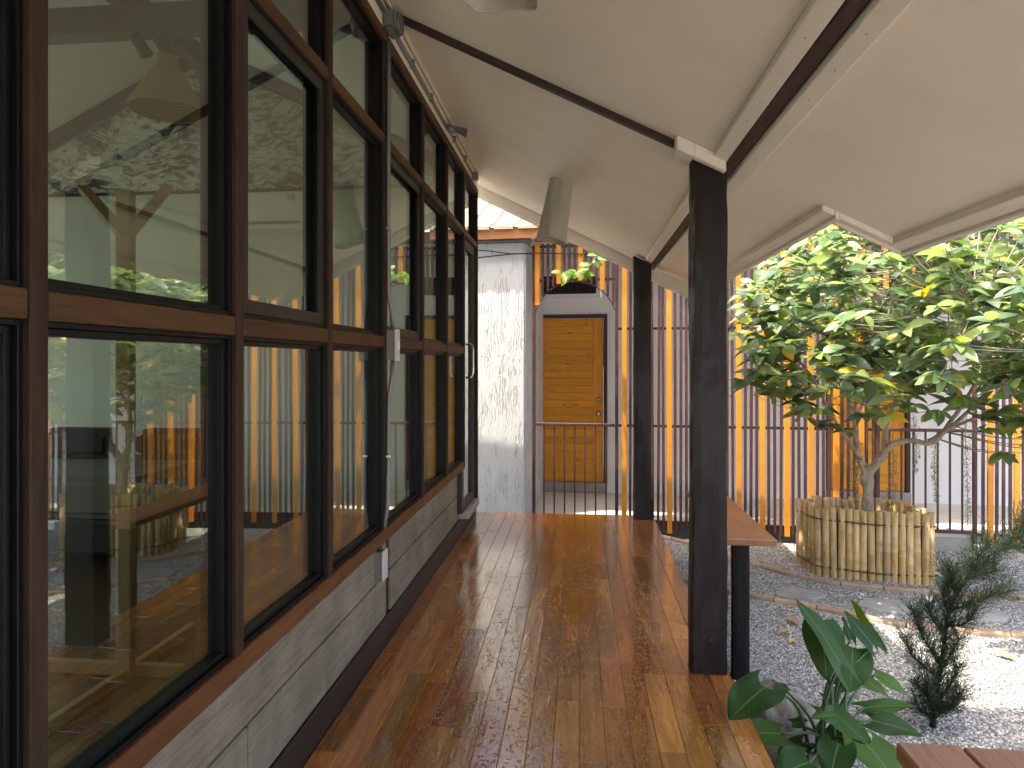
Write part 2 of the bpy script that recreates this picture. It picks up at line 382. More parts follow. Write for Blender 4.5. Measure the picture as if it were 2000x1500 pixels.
def m_cloth():
    t = NT('canvas'); v = t.coord('World')
    n = t.noise(v, 5, 3); w = t.noise(v, 260, 1)
    c = t.mix(n, (0.60, 0.55, 0.44), (0.48, 0.43, 0.34))
    b = t.pbr(c, 0.9, t.bump(w, 0.15, 0.002), finish=False)
    tl = t.n('BsdfTranslucent'); tl.inputs['Color'].default_value = (0.62, 0.56, 0.43, 1)
    mx = t.n('MixShader'); mx.inputs[0].default_value = 0.3
    t.l(b.outputs[0], mx.inputs[1]); t.l(tl.outputs[0], mx.inputs[2]); t.l(mx.outputs[0], t.out.inputs[0]); return t.m
MT['canvas'] = m_cloth()

def m_wicker():
    t = NT('wicker'); v = t.coord('World', (1, 1, 1))
    w = t.n('TexWave'); t.l(v, w.inputs['Vector']); w.inputs['Scale'].default_value = 24; w.bands_direction = 'Z'
    c = t.mix(w.outputs['Fac'], (0.26, 0.165, 0.08), (0.46, 0.32, 0.17))
    t.pbr(c, 0.7, t.bump(w.outputs['Fac'], 0.6, 0.006)); return t.m
MT['wicker'] = m_wicker()

# ------------------------------------------------------------------ mesh helpers
class MB:
    def __init__(s): s.v = []; s.f = []; s.uv = None
    def add(s, vs, fs):
        o = len(s.v); s.v += [tuple(p) for p in vs]; s.f += [tuple(i+o for i in f) for f in fs]; return s
    def box(s, x0, x1, y0, y1, z0, z1, xf=None):
        vs = [(x, y, z) for z in (z0, z1) for y in (y0, y1) for x in (x0, x1)]
        if xf: vs = [xf(*p) for p in vs]
        return s.add(vs, [(0, 2, 3, 1), (4, 5, 7, 6), (0, 1, 5, 4), (2, 6, 7, 3), (0, 4, 6, 2), (1, 3, 7, 5)])
    def prism_y(s, pts, y0, y1):
        n = len(pts)
        vs = [(x, y0, z) for x, z in pts] + [(x, y1, z) for x, z in pts]
        fs = [tuple(range(n)), tuple(reversed(range(n, 2*n)))]
        fs += [(i, i+n, (i+1) % n + n, (i+1) % n) for i in range(n)]
        return s.add(vs, fs)
    def ring(s, y0, y1, z0, z1, w, x0, x1):
        """rectangular frame in the yz plane, mitred"""
        o = [(y0, z0), (y1, z0), (y1, z1), (y0, z1)]; i = [(y0+w, z0+w), (y1-w, z0+w), (y1-w, z1-w), (y0+w, z1-w)]
        vs = [(x, a, b) for x in (x0, x1) for a, b in o+i]
        fs = []
        for k in range(4):
            j = (k+1) % 4
            fs += [(k, j, 4+j, 4+k), (8+k, 12+k, 12+j, 8+j), (k, 8+k, 8+j, j), (4+k, 4+j, 12+j, 12+k)]
        return s.add(vs, fs)
    def tube(s, pts, rad, n=8, cap=True):
        pts = [Vector(p) for p in pts]
        if not isinstance(rad, (list, tuple)): rad = [rad]*len(pts)
        o = len(s.v); prev = None; m = len(pts)
        for i, p in enumerate(pts):
            d = (pts[min(i+1, m-1)] - pts[max(i-1, 0)])
            if d.length < 1e-9: d = Vector((0, 0, 1))
            d.normalize()
            if prev is None:
                a = Vector((1, 0, 0)) if abs(d.x) < 0.9 else Vector((0, 1, 0))
                u = d.cross(a).normalized()
            else:
                u = (prev - d*prev.dot(d)).normalized()
            prev = u; w = d.cross(u)
            for k in range(n):
                a = 2*math.pi*k/n
                s.v.append(tuple(p + (u*math.cos(a)+w*math.sin(a))*rad[i]))
        for i in range(m-1):
            for k in range(n):
                s.f.append((o+i*n+k, o+i*n+(k+1) % n, o+(i+1)*n+(k+1) % n, o+(i+1)*n+k))
        if cap:
            s.f.append(tuple(o+k for k in reversed(range(n)))); s.f.append(tuple(o+(m-1)*n+k for k in range(n)))
        return s
    def lathe(s, prof, n=16, xf=None, close=False):
        """prof: (r, z) list revolved about z"""
        o = len(s.v)
        for r, z in prof:
            for k in range(n):
                a = 2*math.pi*k/n; p = (r*math.cos(a), r*math.sin(a), z)
                s.v.append(tuple(xf(*p)) if xf else p)
        for i in range(len(prof)-1):
            for k in range(n):
                s.f.append((o+i*n+k, o+i*n+(k+1) % n, o+(i+1)*n+(k+1) % n, o+(i+1)*n+k))
        if close:
            s.f.append(tuple(o+k for k in reversed(range(n)))); e = o+(len(prof)-1)*n
            s.f.append(tuple(e+k for k in range(n)))
        return s
    def mesh(s, name, mat, base=(0, 0, 0), bevel=0.0, smooth=False, seg=1):
        me = bpy.data.meshes.new(name)
        b = Vector(base)
        me.from_pydata([(p[0]-b.x, p[1]-b.y, p[2]-b.z) for p in s.v], [], s.f)
        bm = bmesh.new(); bm.from_mesh(me)
        bmesh.ops.recalc_face_normals(bm, faces=bm.faces) if len(bm.faces) < 60000 and not getattr(s, 'keep', False) else None
        if bevel > 0:
            es = [e for e in bm.edges if len(e.link_faces) == 2 and e.calc_face_angle(0) > 0.5]
            bmesh.ops.bevel(bm, geom=es, offset=bevel, segments=seg, affect='EDGES', clamp_overlap=True)
        bm.to_mesh(me); bm.free()
        if smooth:
            me.polygons.foreach_set('use_smooth', [True]*len(me.polygons))
        if s.uv and not bevel:
            ul = me.uv_layers.new(name='UVMap')
            for lp in me.loops: ul.data[lp.index].uv = s.uv[lp.vertex_index]
        me.materials.append(MT[mat] if isinstance(mat, str) else mat)
        me.update(); return me

BASE = {}
def link(name, data, parent=None):
    o = bpy.data.objects.new(name, data); COL.objects.link(o)
    if parent is not None: o.parent = parent
    return o
def tag(o, label=None, cat=None, group=None, kind=None):
    if label: o['label'] = label
    if cat: o['category'] = cat
    if group: o['group'] = group
    if kind: o['kind'] = kind
    return o
def thing(name, label, cat, loc=(0, 0, 0), group=None):
    o = link(name, None); o.location = loc; o.empty_display_size = 0.1
    BASE[o.name] = Vector(loc); return tag(o, label, cat, group)
def structure(name, loc=(0, 0, 0)):
    o = link(name, None); o.location = loc; BASE[o.name] = Vector(loc); o['kind'] = 'structure'; return o
def part(name, mb, mat, parent, bevel=0.0, smooth=False, label=None, kind=None, seg=1):
    b = BASE[parent.name]
    o = link(name, mb.mesh(name, mat, b, bevel, smooth, seg), parent); BASE[o.name] = b
    return tag(o, label, None, None, kind)
def inst(name, me, parent, loc, rot=(0, 0, 0), scale=(1, 1, 1)):
    o = link(name, me, parent); b = BASE[parent.name] if parent is not None else Vector()
    o.location = Vector(loc) - b; o.rotation_euler = rot; o.scale = scale
    BASE[o.name] = b
    return o
def solo(name, mb, mat, label, cat, loc, bevel=0.0, smooth=False, group=None):
    o = link(name, mb.mesh(name, mat, loc, bevel, smooth)); o.location = loc; BASE[o.name] = Vector(loc)
    return tag(o, label, cat, group)

GZ = -0.37                      # courtyard ground
CZ = -0.22                      # far corridor floor
def zc(x): return 2.61 - 0.5*x  # soffit height over the veranda
def zl(x): return zc(x) if x > -3.4 else 2.61 - 0.5*(-6.8 - x)

# ------------------------------------------------------------------ ground
m = MB()
N = 14
m.add([(-300, -300, GZ-0.02), (300, -300, GZ-0.02), (300, 300, GZ-0.02), (-300, 300, GZ-0.02)], [(0, 1, 2, 3)])
g = link('ground', m.mesh('ground', 'ground')); g['kind'] = 'structure'

# pebbles scattered over the courtyard (stuff)
def gravel():
    me = MB()
    nx, ny = 30, 34; x0, x1, y0, y1 = 0.70, 5.6, 0.3, 6.86
    vs = []
    for j in range(ny+1):
        for i in range(nx+1):
            x = x0+(x1-x0)*i/nx; y = y0+(y1-y0)*j/ny
            y = min(y, 6.86-0.075*(x-0.0)-0.0)
            z = GZ-0.004 + 0.010*(mnoise.noise(Vector((x*1.3, y*1.3, 0.3))))
            vs.append((x, y, z))
    fs = [(j*(nx+1)+i, j*(nx+1)+i+1, (j+1)*(nx+1)+i+1, (j+1)*(nx+1)+i) for j in range(ny) for i in range(nx)]
    me.add(vs, fs)
    o = link('gravel', me.mesh('gravel', 'ground')); o['kind'] = 'stuff'
    ng = bpy.data.node_groups.new('gravel_scatter', 'GeometryNodeTree')
    ng.interface.new_socket('Geometry', in_out='INPUT', socket_type='NodeSocketGeometry')
    ng.interface.new_socket('Geometry', in_out='OUTPUT', socket_type='NodeSocketGeometry')
    nd = ng.nodes; L = ng.links.new
    gi = nd.new('NodeGroupInput'); go = nd.new('NodeGroupOutput')
    dp = nd.new('GeometryNodeDistributePointsOnFaces'); dp.inputs['Density'].default_value = 9000
    ic = nd.new('GeometryNodeMeshIcoSphere'); ic.inputs['Radius'].default_value = 1.0; ic.inputs['Subdivisions'].default_value = 1
    sm = nd.new('GeometryNodeSetMaterial'); sm.inputs['Material'].default_value = MT['pebble']
    ss = nd.new('GeometryNodeSetShadeSmooth')
    ip = nd.new('GeometryNodeInstanceOnPoints')
    rr = nd.new('FunctionNodeRandomValue'); rr.data_type = 'FLOAT_VECTOR'
    rr.inputs[0].default_value = (-0.5, -0.5, 0); rr.inputs[1].default_value = (0.5, 0.5, 6.283)
    rs = nd.new('FunctionNodeRandomValue'); rs.data_type = 'FLOAT_VECTOR'
    rs.inputs[0].default_value = (0.0042, 0.0036, 0.0026); rs.inputs[1].default_value = (0.0115, 0.0088, 0.0065)
    rs.inputs['Seed'].default_value = 3
    jn = nd.new('GeometryNodeJoinGeometry')
    L(gi.outputs[0], dp.inputs['Mesh']); L(ic.outputs['Mesh'], ss.inputs[0]); L(ss.outputs[0], sm.inputs['Geometry'])
    L(dp.outputs['Points'], ip.inputs['Points']); L(sm.outputs[0], ip.inputs['Instance'])
    L(rr.outputs[0], ip.inputs['Rotation']); L(rs.outputs[0], ip.inputs['Scale'])
    L(ip.outputs[0], jn.inputs[0]); L(gi.outputs[0], jn.inputs[0]); L(jn.outputs[0], go.inputs[0])
    md = o.modifiers.new('gravel_scatter', 'NODES'); md.node_group = ng
gravel()

# ------------------------------------------------------------------ deck
deck = structure('deck', (0, 0, 0))
part('subfloor', MB().box(-0.943, 0.655, -2.2, 6.13, -0.30, -0.024), 'dark_frame', deck)
part('riser', MB().box(0.6555, 0.665, -2.2, 6.12, GZ-0.02, -0.03), 'bench_leg', deck)
lens = [0.34, 0.46, 0.60, 0.76]
PW = 0.0946
pl_mesh = {}
for L_ in lens:
    pl_mesh[L_] = MB().box(-PW/2+0.0006, PW/2-0.0006, 0.0006, L_-0.0006, -0.02, 0).mesh('plank', 'deck', bevel=0.0016)
rnd = random.Random(11)
for i in range(16):
    x = -0.943 + PW*(i+0.5)
    y = 0.25 - rnd.random()*0.9
    while y < 6.14:
        L_ = rnd.choice(lens)
        sc = 1.0
        if y+L_ > 6.14:
            sc = (6.14-y)/L_
            if sc < 0.08: break
        inst('plank', pl_mesh[L_], deck, (x, y, rnd.uniform(-0.0006, 0.0004)), (rnd.uniform(-.0008, .0008), rnd.uniform(-.004, .004), 0), (1, sc, 1))
        y += L_
em = MB().box(-0.05, 0.05, 0.0008, 1.4992, -0.032, 0.001).mesh('edge_board', 'deck', bevel=0.005, seg=2)
for k in range(5):
    inst('edge_board', em, deck, (0.6205, -1.36+1.5*k, 0))

# ------------------------------------------------------------------ glazed building on the left
bld = thing('glazed_building', 'long dark wooden window wall on a low grey block base beside the wet deck', 'building', (-0.99, 3.0, 0))
YM = [-1.64, -0.98, -0.32, 0.345, 1.017, 1.672, 2.318, 3.006, 3.758, 4.465, 5.142, 5.815]
XF = -0.885                     # face of the timber grid; the glass sits 4 cm behind it
ZSB, ZST, ZR0, ZR1, ZU0, ZU1, ZP0, ZP1 = 0.560, 0.621, 1.4606, 1.511, 2.397, 2.443, 2.871, 2.918
# base: black steel channel, combed blocks, coping
m = MB(); m.box(-1.02, -0.9445, -2.2, 6.12, -0.05, 0.118); m.box(-1.0, -0.941, -2.2, 6.12, 0.118, 0.135)
part('base_channel', m, 'black_steel', bld, 0.003)
y = -0.592
while y < 5.2:
    y1 = min(y+0.609, 5.262)
    if not (y < 3.27 < y1):
        part('block', MB().box(-1.05, -0.951, y+0.004, y1-0.004, 0.1352, 0.336), 'block', bld, 0.005)
    else:
        part('block', MB().box(-1.05, -0.951, y+0.003, 3.225, 0.1352, 0.338), 'block', bld, 0.003)
        part('block', MB().box(-1.05, -0.951, 3.30, y1-0.003, 0.1352, 0.338), 'block', bld, 0.003)
    y = y1 if y1 < 5.26 else 9
for a, b in ((-0.592, 3.224), (3.301, 5.262)):
    part('coping', MB().box(-1.05, -0.9495, a, b, 0.344, 0.558), 'block', bld, 0.006)
part('base_post', MB().box(-1.04, -0.962, 3.226, 3.299, 0.136, 0.558), 'frame_wood', bld, 0.002)
# timber grid
K = len(YM)-1
for k, yy in enumerate(YM):
    z0 = ZST+0.0005 if yy < 5.0 else (0.197 if yy > 5.5 else 0.560)
    part('mullion', MB().box(-0.985, XF, yy-0.019, yy+0.019, z0, ZP0-0.001), 'frame_wood', bld, 0.003)
for k in range(K):
    a, b = YM[k]+0.0195, YM[k+1]-0.0195
    if k < K-1:
        part('sill', MB().box(-0.985, XF-0.001, YM[k]-0.018, YM[k+1]-0.0185, ZSB, ZST), 'sill_wood', bld, 0.003)
        part('rail', MB().box(-0.98, XF-0.003, a, b, ZR0, ZR1), 'rail_wood', bld, 0.003)
    part('rail', MB().box(-0.98, XF-0.003, a, b, ZU0, ZU1), 'rail_wood', bld, 0.003)
part('top_plate', MB().box(-1.0, XF+0.001, -2.2, 5.836, ZP0, ZP1), 'rail_wood', bld, 0.003)
part('cream_band', MB().prism_y([(-0.99, ZP1+.001), (XF-0.004, ZP1+.001), (XF-0.004, zc(XF-0.004)-0.002), (-0.99, zc(-0.99)-0.002)], -2.2, 5.83), 'cream_paint', bld, 0.002)
# windows: a black aluminium frame each, with its pane
ROWS = [(ZST+.001, ZR0-.001), (ZR1+.001, ZU0-.001), (ZU1+.001, ZP0-.001)]
for k in range(K):
    a, b = YM[k]+0.0195, YM[k+1]-0.0195
    for r, (z0, z1) in enumerate(ROWS):
        if k == K-1 and r < 2: continue
        m = MB(); m.ring(a, b, z0, z1, 0.010, -0.899, -0.98); m.ring(a+0.0105, b-0.0105, z0+0.0105, z1-0.0105, 0.013, -0.910, -0.965)
        w = part('window', m, 'black_alu', bld, 0.001)
        part('pane', MB().box(-0.931, -0.926, a+0.021, b-0.021, z0+0.021, z1-0.021), 'glass', w)
        if r == 1 and k in (5, 7):
            part('sash', MB().ring(a+0.011, b-0.011, z0+0.011, z1-0.011, 0.040, -0.900, -0.9095), 'grey_alu', w, 0.002)
# door in the last bay
a, b = YM[K-1]+0.0195, YM[K]-0.0195
part('threshold', MB().box(-1.05, -0.875, 5.265, 5.84, 0.1352, 0.196), 'concrete', bld, 0.004)
d = part('door', MB().ring(a, b, 0.198, ZU0-.001, 0.075, -0.91, -0.955), 'dark_frame', bld, 0.003)
part('pane', MB().box(-0.932, -0.927, a+0.07, b-0.07, 0.27, 2.30), 'glass', d)
hm = MB(); hy = 5.26
hm.tube([(-0.899, hy, 1.535), (-0.86, hy, 1.535), (-0.843, hy, 1.52), (-0.837, hy, 1.485), (-0.837, hy, 1.32), (-0.843, hy, 1.285), (-0.86, hy, 1.27), (-0.899, hy, 1.27)], 0.009, 10)
part('handle', hm, 'steel', d, smooth=True)
# room behind the glass
part('inner_floor', MB().box(-5.85, -1.053, -2.2, 5.85, -0.04, 0.02), 'floor_in', bld)
part('end_wall', MB().prism_y([(-5.85, -0.05), (-1.0, -0.05), (-1.0, zl(-1.0)-.005), (-3.4, 4.30), (-5.85, zl(-5.85)-.005)], 5.89, 6.04), 'inner_wall', bld)
part('back_wall', MB().prism_y([(-5.85, -0.05), (-1.0, -0.05), (-1.0, zl(-1.0)-.005), (-3.4, 4.30), (-5.85, zl(-5.85)-.005)], -2.4, -2.21), 'inner_wall', bld)
mu = MB().prism_y([(-5.15, 2.99), (-1.02, 2.99), (-1.02, zl(-1.02)-0.14), (-3.4, 4.16), (-5.15, zl(-5.15)-0.14)], 5.848, 5.858)
part('mural', mu, 'mural', bld, label='white gable panel covered with loose black brush strokes')
part('picture_rail', MB().box(-5.6, -1.0, 5.835, 5.858, 2.96, 2.985), 'dark_frame', bld)
wl = MB(); wl.box(-5.97, -5.86, -2.2, 6.3, -0.05, 0.45); wl.box(-5.97, -5.86, -2.2, 6.3, 2.95, zl(-5.86)-.01)  # unseen wall; its wide openings are shaped to let skylight into the room
for yy in (-2.2, -0.1, 2.0, 4.1, 6.2): wl.box(-5.965, -5.865, yy, yy+0.1, 0.45, 2.95)
part('side_wall', wl, 'inner_wall', bld)
for yy in (-0.1, 3.22):
    part('tie_beam', MB().box(-5.8, -1.0, yy, yy+0.10, 3.10, 3.24), 'dark_frame', bld)
part('ridge_beam', MB().box(-3.46, -3.34, -2.2, 5.845, 4.05, 4.22), 'dark_frame', bld)
for yy in (-0.08, 3.24, 5.76):
    part('inner_rafter', MB().prism_y([(-1.0, zl(-1.0)-.01), (-3.33, zl(-3.33)-.01), (-3.33, zl(-3.33)-.13), (-1.0, zl(-1.0)-.13)], yy, yy+0.06), 'dark_frame', bld)
    part('inner_rafter', MB().prism_y([(-3.47, zl(-3.47)-.01), (-5.7, zl(-5.7)-.01), (-5.7, zl(-5.7)-.13), (-3.47, zl(-3.47)-.13)], yy, yy+0.06), 'dark_frame', bld)
for x0, x1 in ((-0.992, -3.4), (-3.4, -7.1)):
    part('inner_ceiling', MB().prism_y([(x0, zl(x0)), (x1, zl(x1)), (x1, zl(x1)+.03), (x0, zl(x0)+.03)], -2.35, 6.345), 'inner_wall', bld)

# ------------------------------------------------------------------ veranda roof
rf = thing('veranda_roof', 'sloping cream ceiling with dark beam and stepped eave over the deck', 'roof', (0.3, 3.0, 2.4))
def slope(x0, x1, y0, y1, drop, th, name, mat, bevel=0.0):
    p = [(x0, zc(x0)-drop), (x1, zc(x1)-drop), (x1, zc(x1)-drop+th), (x0, zc(x0)-drop+th)]
    return part(name, MB().prism_y(p, y0, y1), mat, rf, bevel)
YJ = 3.09
YG = 6.30
slope(-0.886, 0.588, -2.3, 3.058, 0, 0.02, 'ceiling_panel', 'ceiling_paint')
slope(-0.886, 0.588, 3.122, YG, 0, 0.02, 'ceiling_panel', 'ceiling_paint')
m = MB()
for (x0, x1, y0, y1) in ((0.757, 1.06, -2.3, YG), (1.06, 1.36, -2.3, YJ-0.03)):
    m.prism_y([(x0, zc(x0)), (x1, zc(x1)), (x1, zc(x1)+.02), (x0, zc(x0)+.02)], y0, y1)
part('ceiling_panel', m, 'ceiling_paint', rf)
slope(-0.880, -0.860, -2.3, 5.83, 0.013, 0.012, 'wall_bead', 'cream_paint', 0.002)
slope(-1.0, -0.887, 5.84, YG, 0.0, 0.02, 'ceiling_panel', 'ceiling_paint')
slope(0.590, 0.643, -2.3, YG, 0.022, 0.03, 'beam_batten', 'trim_paint', 0.002)
slope(0.702, 0.755, -2.3, YG, 0.022, 0.03, 'beam_batten', 'trim_paint', 0.002)
slope(0.655, 0.692, -2.3, YG, 0.010, 0.12, 'eave_beam', 'beam_wood', 0.003)
slope(-0.882, 0.47, 3.062, 3.102, 0.028, 0.05, 'rafter', 'rafter_wood', 0.002)
slope(-0.10, 0.455, 3.1035, 3.118, 0.026, 0.04, 'rafter_edge', 'trim_paint', 0.002)
# nail heads and specks along the boards
nm = MB(); rn = random.Random(31)
def dot(x, y, r, drop=0.0):
    z = zc(x)-0.0012-drop
    nm.add([(x+r*math.cos(k*1.047), y+r*math.sin(k*1.047), z-0.5*r*math.cos(k*1.047)) for k in range(6)]+[(x, y, z-0.0015)], [(k, (k+1) % 6, 6) for k in range(6)])
for k in range(34):
    y_ = -0.9+0.215*k+rn.uniform(-.02, .02)
    dot(0.617, y_, 0.0045, 0.022); dot(0.728, y_+0.09, 0.0045, 0.022)
    if y_ < 3.0: dot(1.386, y_, 0.0045, 0.024)
    elif y_ > 3.15: dot(1.086, y_, 0.0045, 0.024)
for k in range(70):
    x_, y_ = rn.uniform(-0.8, 1.33), rn.uniform(0.6, 6.2)
    if 0.58 < x_ < 0.77 or (x_ > 1.03 and y_ > 3.0): continue
    dot(x_, y_, rn.uniform(0.002, 0.0042))
part('nail_heads', nm, 'grey_box', rf, kind='stuff')
# white bracket round the post head
m = MB()
for (x0, x1, y0, y1) in ((0.43, 0.505, 2.985, 3.13), (0.505, 0.642, 2.985, 3.026)):
    m.prism_y([(x0, zc(x0)-.065), (x1, zc(x1)-.065), (x1, zc(x1)-.001), (x0, zc(x0)-.001)], y0, y1)
part('post_bracket', m, 'trim_paint', rf, 0.004)
# stepped eave trims, inner moulding and outer lip
for (x, y0, y1) in ((1.36, -2.3, YJ), (1.06, YJ-0.06, YG)):
    slope(x, x+0.052, y0, y1, 0.024, 0.05, 'eave_batten', 'trim_paint', 0.003)
    slope(x+0.054, x+0.074, y0, y1+0.0, 0.034, 0.13, 'eave_board', 'trim_paint', 0.003)
p0, p1 = 1.1365, 1.36
part('eave_batten', MB().prism_y([(p0, zc(p0)-.024), (p1-.002, zc(p1-.002)-.024), (p1-.002, zc(p1)+.026), (p0, zc(p0)+.026)], YJ-0.058, YJ-0.008), 'trim_paint', rf, 0.003)
part('eave_board', MB().prism_y([(p0, zc(p0)-.034), (1.434, zc(1.434)-.034), (1.434, zc(1.434)+.095), (p0, zc(p0)+.095)], YJ+0.001, YJ+0.021), 'trim_paint', rf, 0.003)
# gable trims with a dark slot behind them
slope(-1.0, 1.13, YG+0.022, YG+0.072, 0.100, 0.145, 'barge_board', 'trim_paint', 0.003)
slope(-1.0, 1.13, YG+0.074, YG+0.090, 0.112, 0.16, 'barge_lip', 'trim_paint', 0.003)
slope(0.515, 1.06, YG+0.001, YG+0.021, 0.006, 0.02, 'gable_bead', 'trim_paint')
slope(-0.93, -0.90, YG+0.001, YG+0.021, 0.006, 0.02, 'gable_bead', 'trim_paint')
m = MB()
for (x0, x1, y0, y1) in ((-3.4, 1.05, -2.4, 6.36), (1.05, 1.40, -2.4, YJ-0.01)):
    m.prism_y([(x0, zc(x0)+.10), (x1, zc(x1)+.10), (x1, zc(x1)+.16), (x0, zc(x0)+.16)], y0, y1)
m.prism_y([(-7.2, zl(-7.2)+.10), (-3.4, zl(-3.4)+.10), (-3.4, zl(-3.4)+.16), (-7.2, zl(-7.2)+.16)], -2.4, 6.36)  # unseen left slope; overhang added to keep direct sun out of the room
part('roof_sheet', m, 'roof_dark', rf)

# ------------------------------------------------------------------ posts
def hewn(x0, x1, y0, y1, z0, z1top, seed, amp):
    """rough squared timber: a subdivided box with wandering edges; the top follows the soffit"""
    me = MB(); nz = 44; k = 4
    ring = []
    for i in range(k): ring.append((i/k, 0.0))
    for i in range(k): ring.append((1.0, i/k))
    for i in range(k): ring.append((1-i/k, 1.0))
    for i in range(k): ring.append((0.0, 1-i/k))
    n = len(ring)
    for j in range(nz+1):
        for (u, v) in ring:
            cu, cv = u, v
            x = x0+(x1-x0)*cu; y = y0+(y1-y0)*cv
            zt = z1top(x) if callable(z1top) else z1top
            z = z0+(zt-z0)*j/nz
            corner = 0.004 if (u in (0.0, 1.0) and v in (0.0, 1.0)) else 0.0
            q = Vector((x*9+seed, y*9, z*1.7))
            dx = amp*mnoise.noise(q) + 0.5*amp*mnoise.noise(Vector((x*30+seed, y*30, z*11)))
            dy = amp*mnoise.noise(q+Vector((31, 7, 3))) + 0.35*amp*mnoise.noise(Vector((x*30+seed+9, y*30, z*7)))
            x += dx + (corner if u == 0 else -corner if u == 1 else 0); y += dy*0.7 + (corner if v == 0 else -corner if v == 1 else 0)
            me.v.append((x, y, z))
    for j in range(nz):
        for i in range(n):
            me.f.append((j*n+i, j*n+(i+1) % n, (j+1)*n+(i+1) % n, (j+1)*n+i))
    me.f.append(tuple(reversed(range(n)))); me.f.append(tuple(nz*n+i for i in range(n)))
    return me
post = thing('timber_post', 'thick near-black timber post standing at the deck edge, nearest the camera', 'post', (0.583, 3.09, 0), 'timber posts along the deck edge')
part('shaft', hewn(0.506, 0.661, 3.033, 3.16, 0.0015, lambda x: zc(x)-0.006, 3.0, 0.010), 'post_wood', post)
part('peg', MB().tube([(0.583, 3.042, 0.16), (0.583, 3.022, 0.16)], 0.008, 8), 'wire', post)
post2 = thing('timber_post', 'far timber post at the end of the deck in front of the slatted screen', 'post', (0.57, 6.03, 0), 'timber posts along the deck edge')
part('shaft', hewn(0.488, 0.643, 5.975, 6.09, 0.0015, lambda x: zc(x)-0.03, 11.0, 0.005), 'post_wood', post2)
part('foot_block', MB().box(0.585, 0.66, 5.99, 6.10, 0.002, 0.17), 'bench_leg', post2, 0.006)

# ------------------------------------------------------------------ benches
bn = thing('deck_bench', 'narrow reddish wooden bench on dark legs behind the near black post', 'bench', (0.95, 4.4, GZ), 'benches along the deck edge')
part('seat', MB().box(0.80, 1.068, 3.715, 5.07, 0.396, 0.432), 'bench_wood', bn, 0.004)
for (x0, yy) in ((0.852, 3.80), (0.852, 4.90)):
    part('leg', hewn(x0, x0+0.095, yy, yy+0.06, GZ-0.01, 0.3955, yy, 0.003), 'bench_leg', bn)
bn2 = thing('deck_bench', 'two-plank brown bench end cut off by the lower right corner', 'bench', (1.0, 1.2, GZ), 'benches along the deck edge')
part('seat_plank', MB().box(0.798, 0.949, 0.3, 1.772, 0.385, 0.432), 'bench_wood', bn2, 0.005)
part('seat_plank', MB().box(0.954, 1.16, 0.3, 1.768, 0.385, 0.431), 'bench_wood', bn2, 0.005)
for yy in (0.5, 1.55):
    part('leg', hewn(0.93, 1.03, yy, yy+0.06, GZ-0.01, 0.3845, yy, 0.003), 'bench_leg', bn2)

# ------------------------------------------------------------------ far side: slatted screen, corridor, back building (turned a little)
TH = math.atan(-0.075); UX, UY = math.cos(TH), math.sin(TH)
def F(s, d, z): return (s*UX - d*UY, 6.99 + s*UY + d*UX, z)
def fbox(mb, s0, s1, d0, d1, z0, z1): return mb.box(s0, s1, d0, d1, z0, z1, xf=F)

cf = link('corridor_floor', fbox(MB(), -4.5, 8, -0.045, 1.34, -0.36, CZ).mesh('corridor_floor', 'corr_floor')); cf['kind'] = 'structure'
kb = link('kerb', fbox(MB(), 2.30, 8, -0.084, -0.047, GZ-0.05, -0.262).mesh('kerb', 'concrete', bevel=0.006)); kb['kind'] = 'structure'

kb2 = link('kerb', fbox(MB(), -0.5, 2.295, -0.082, -0.047, GZ-0.05, -0.243).mesh('kerb', 'dark_concrete', bevel=0.006)); kb2['kind'] = 'structure'  # left stretch of kerb in a much darker concrete

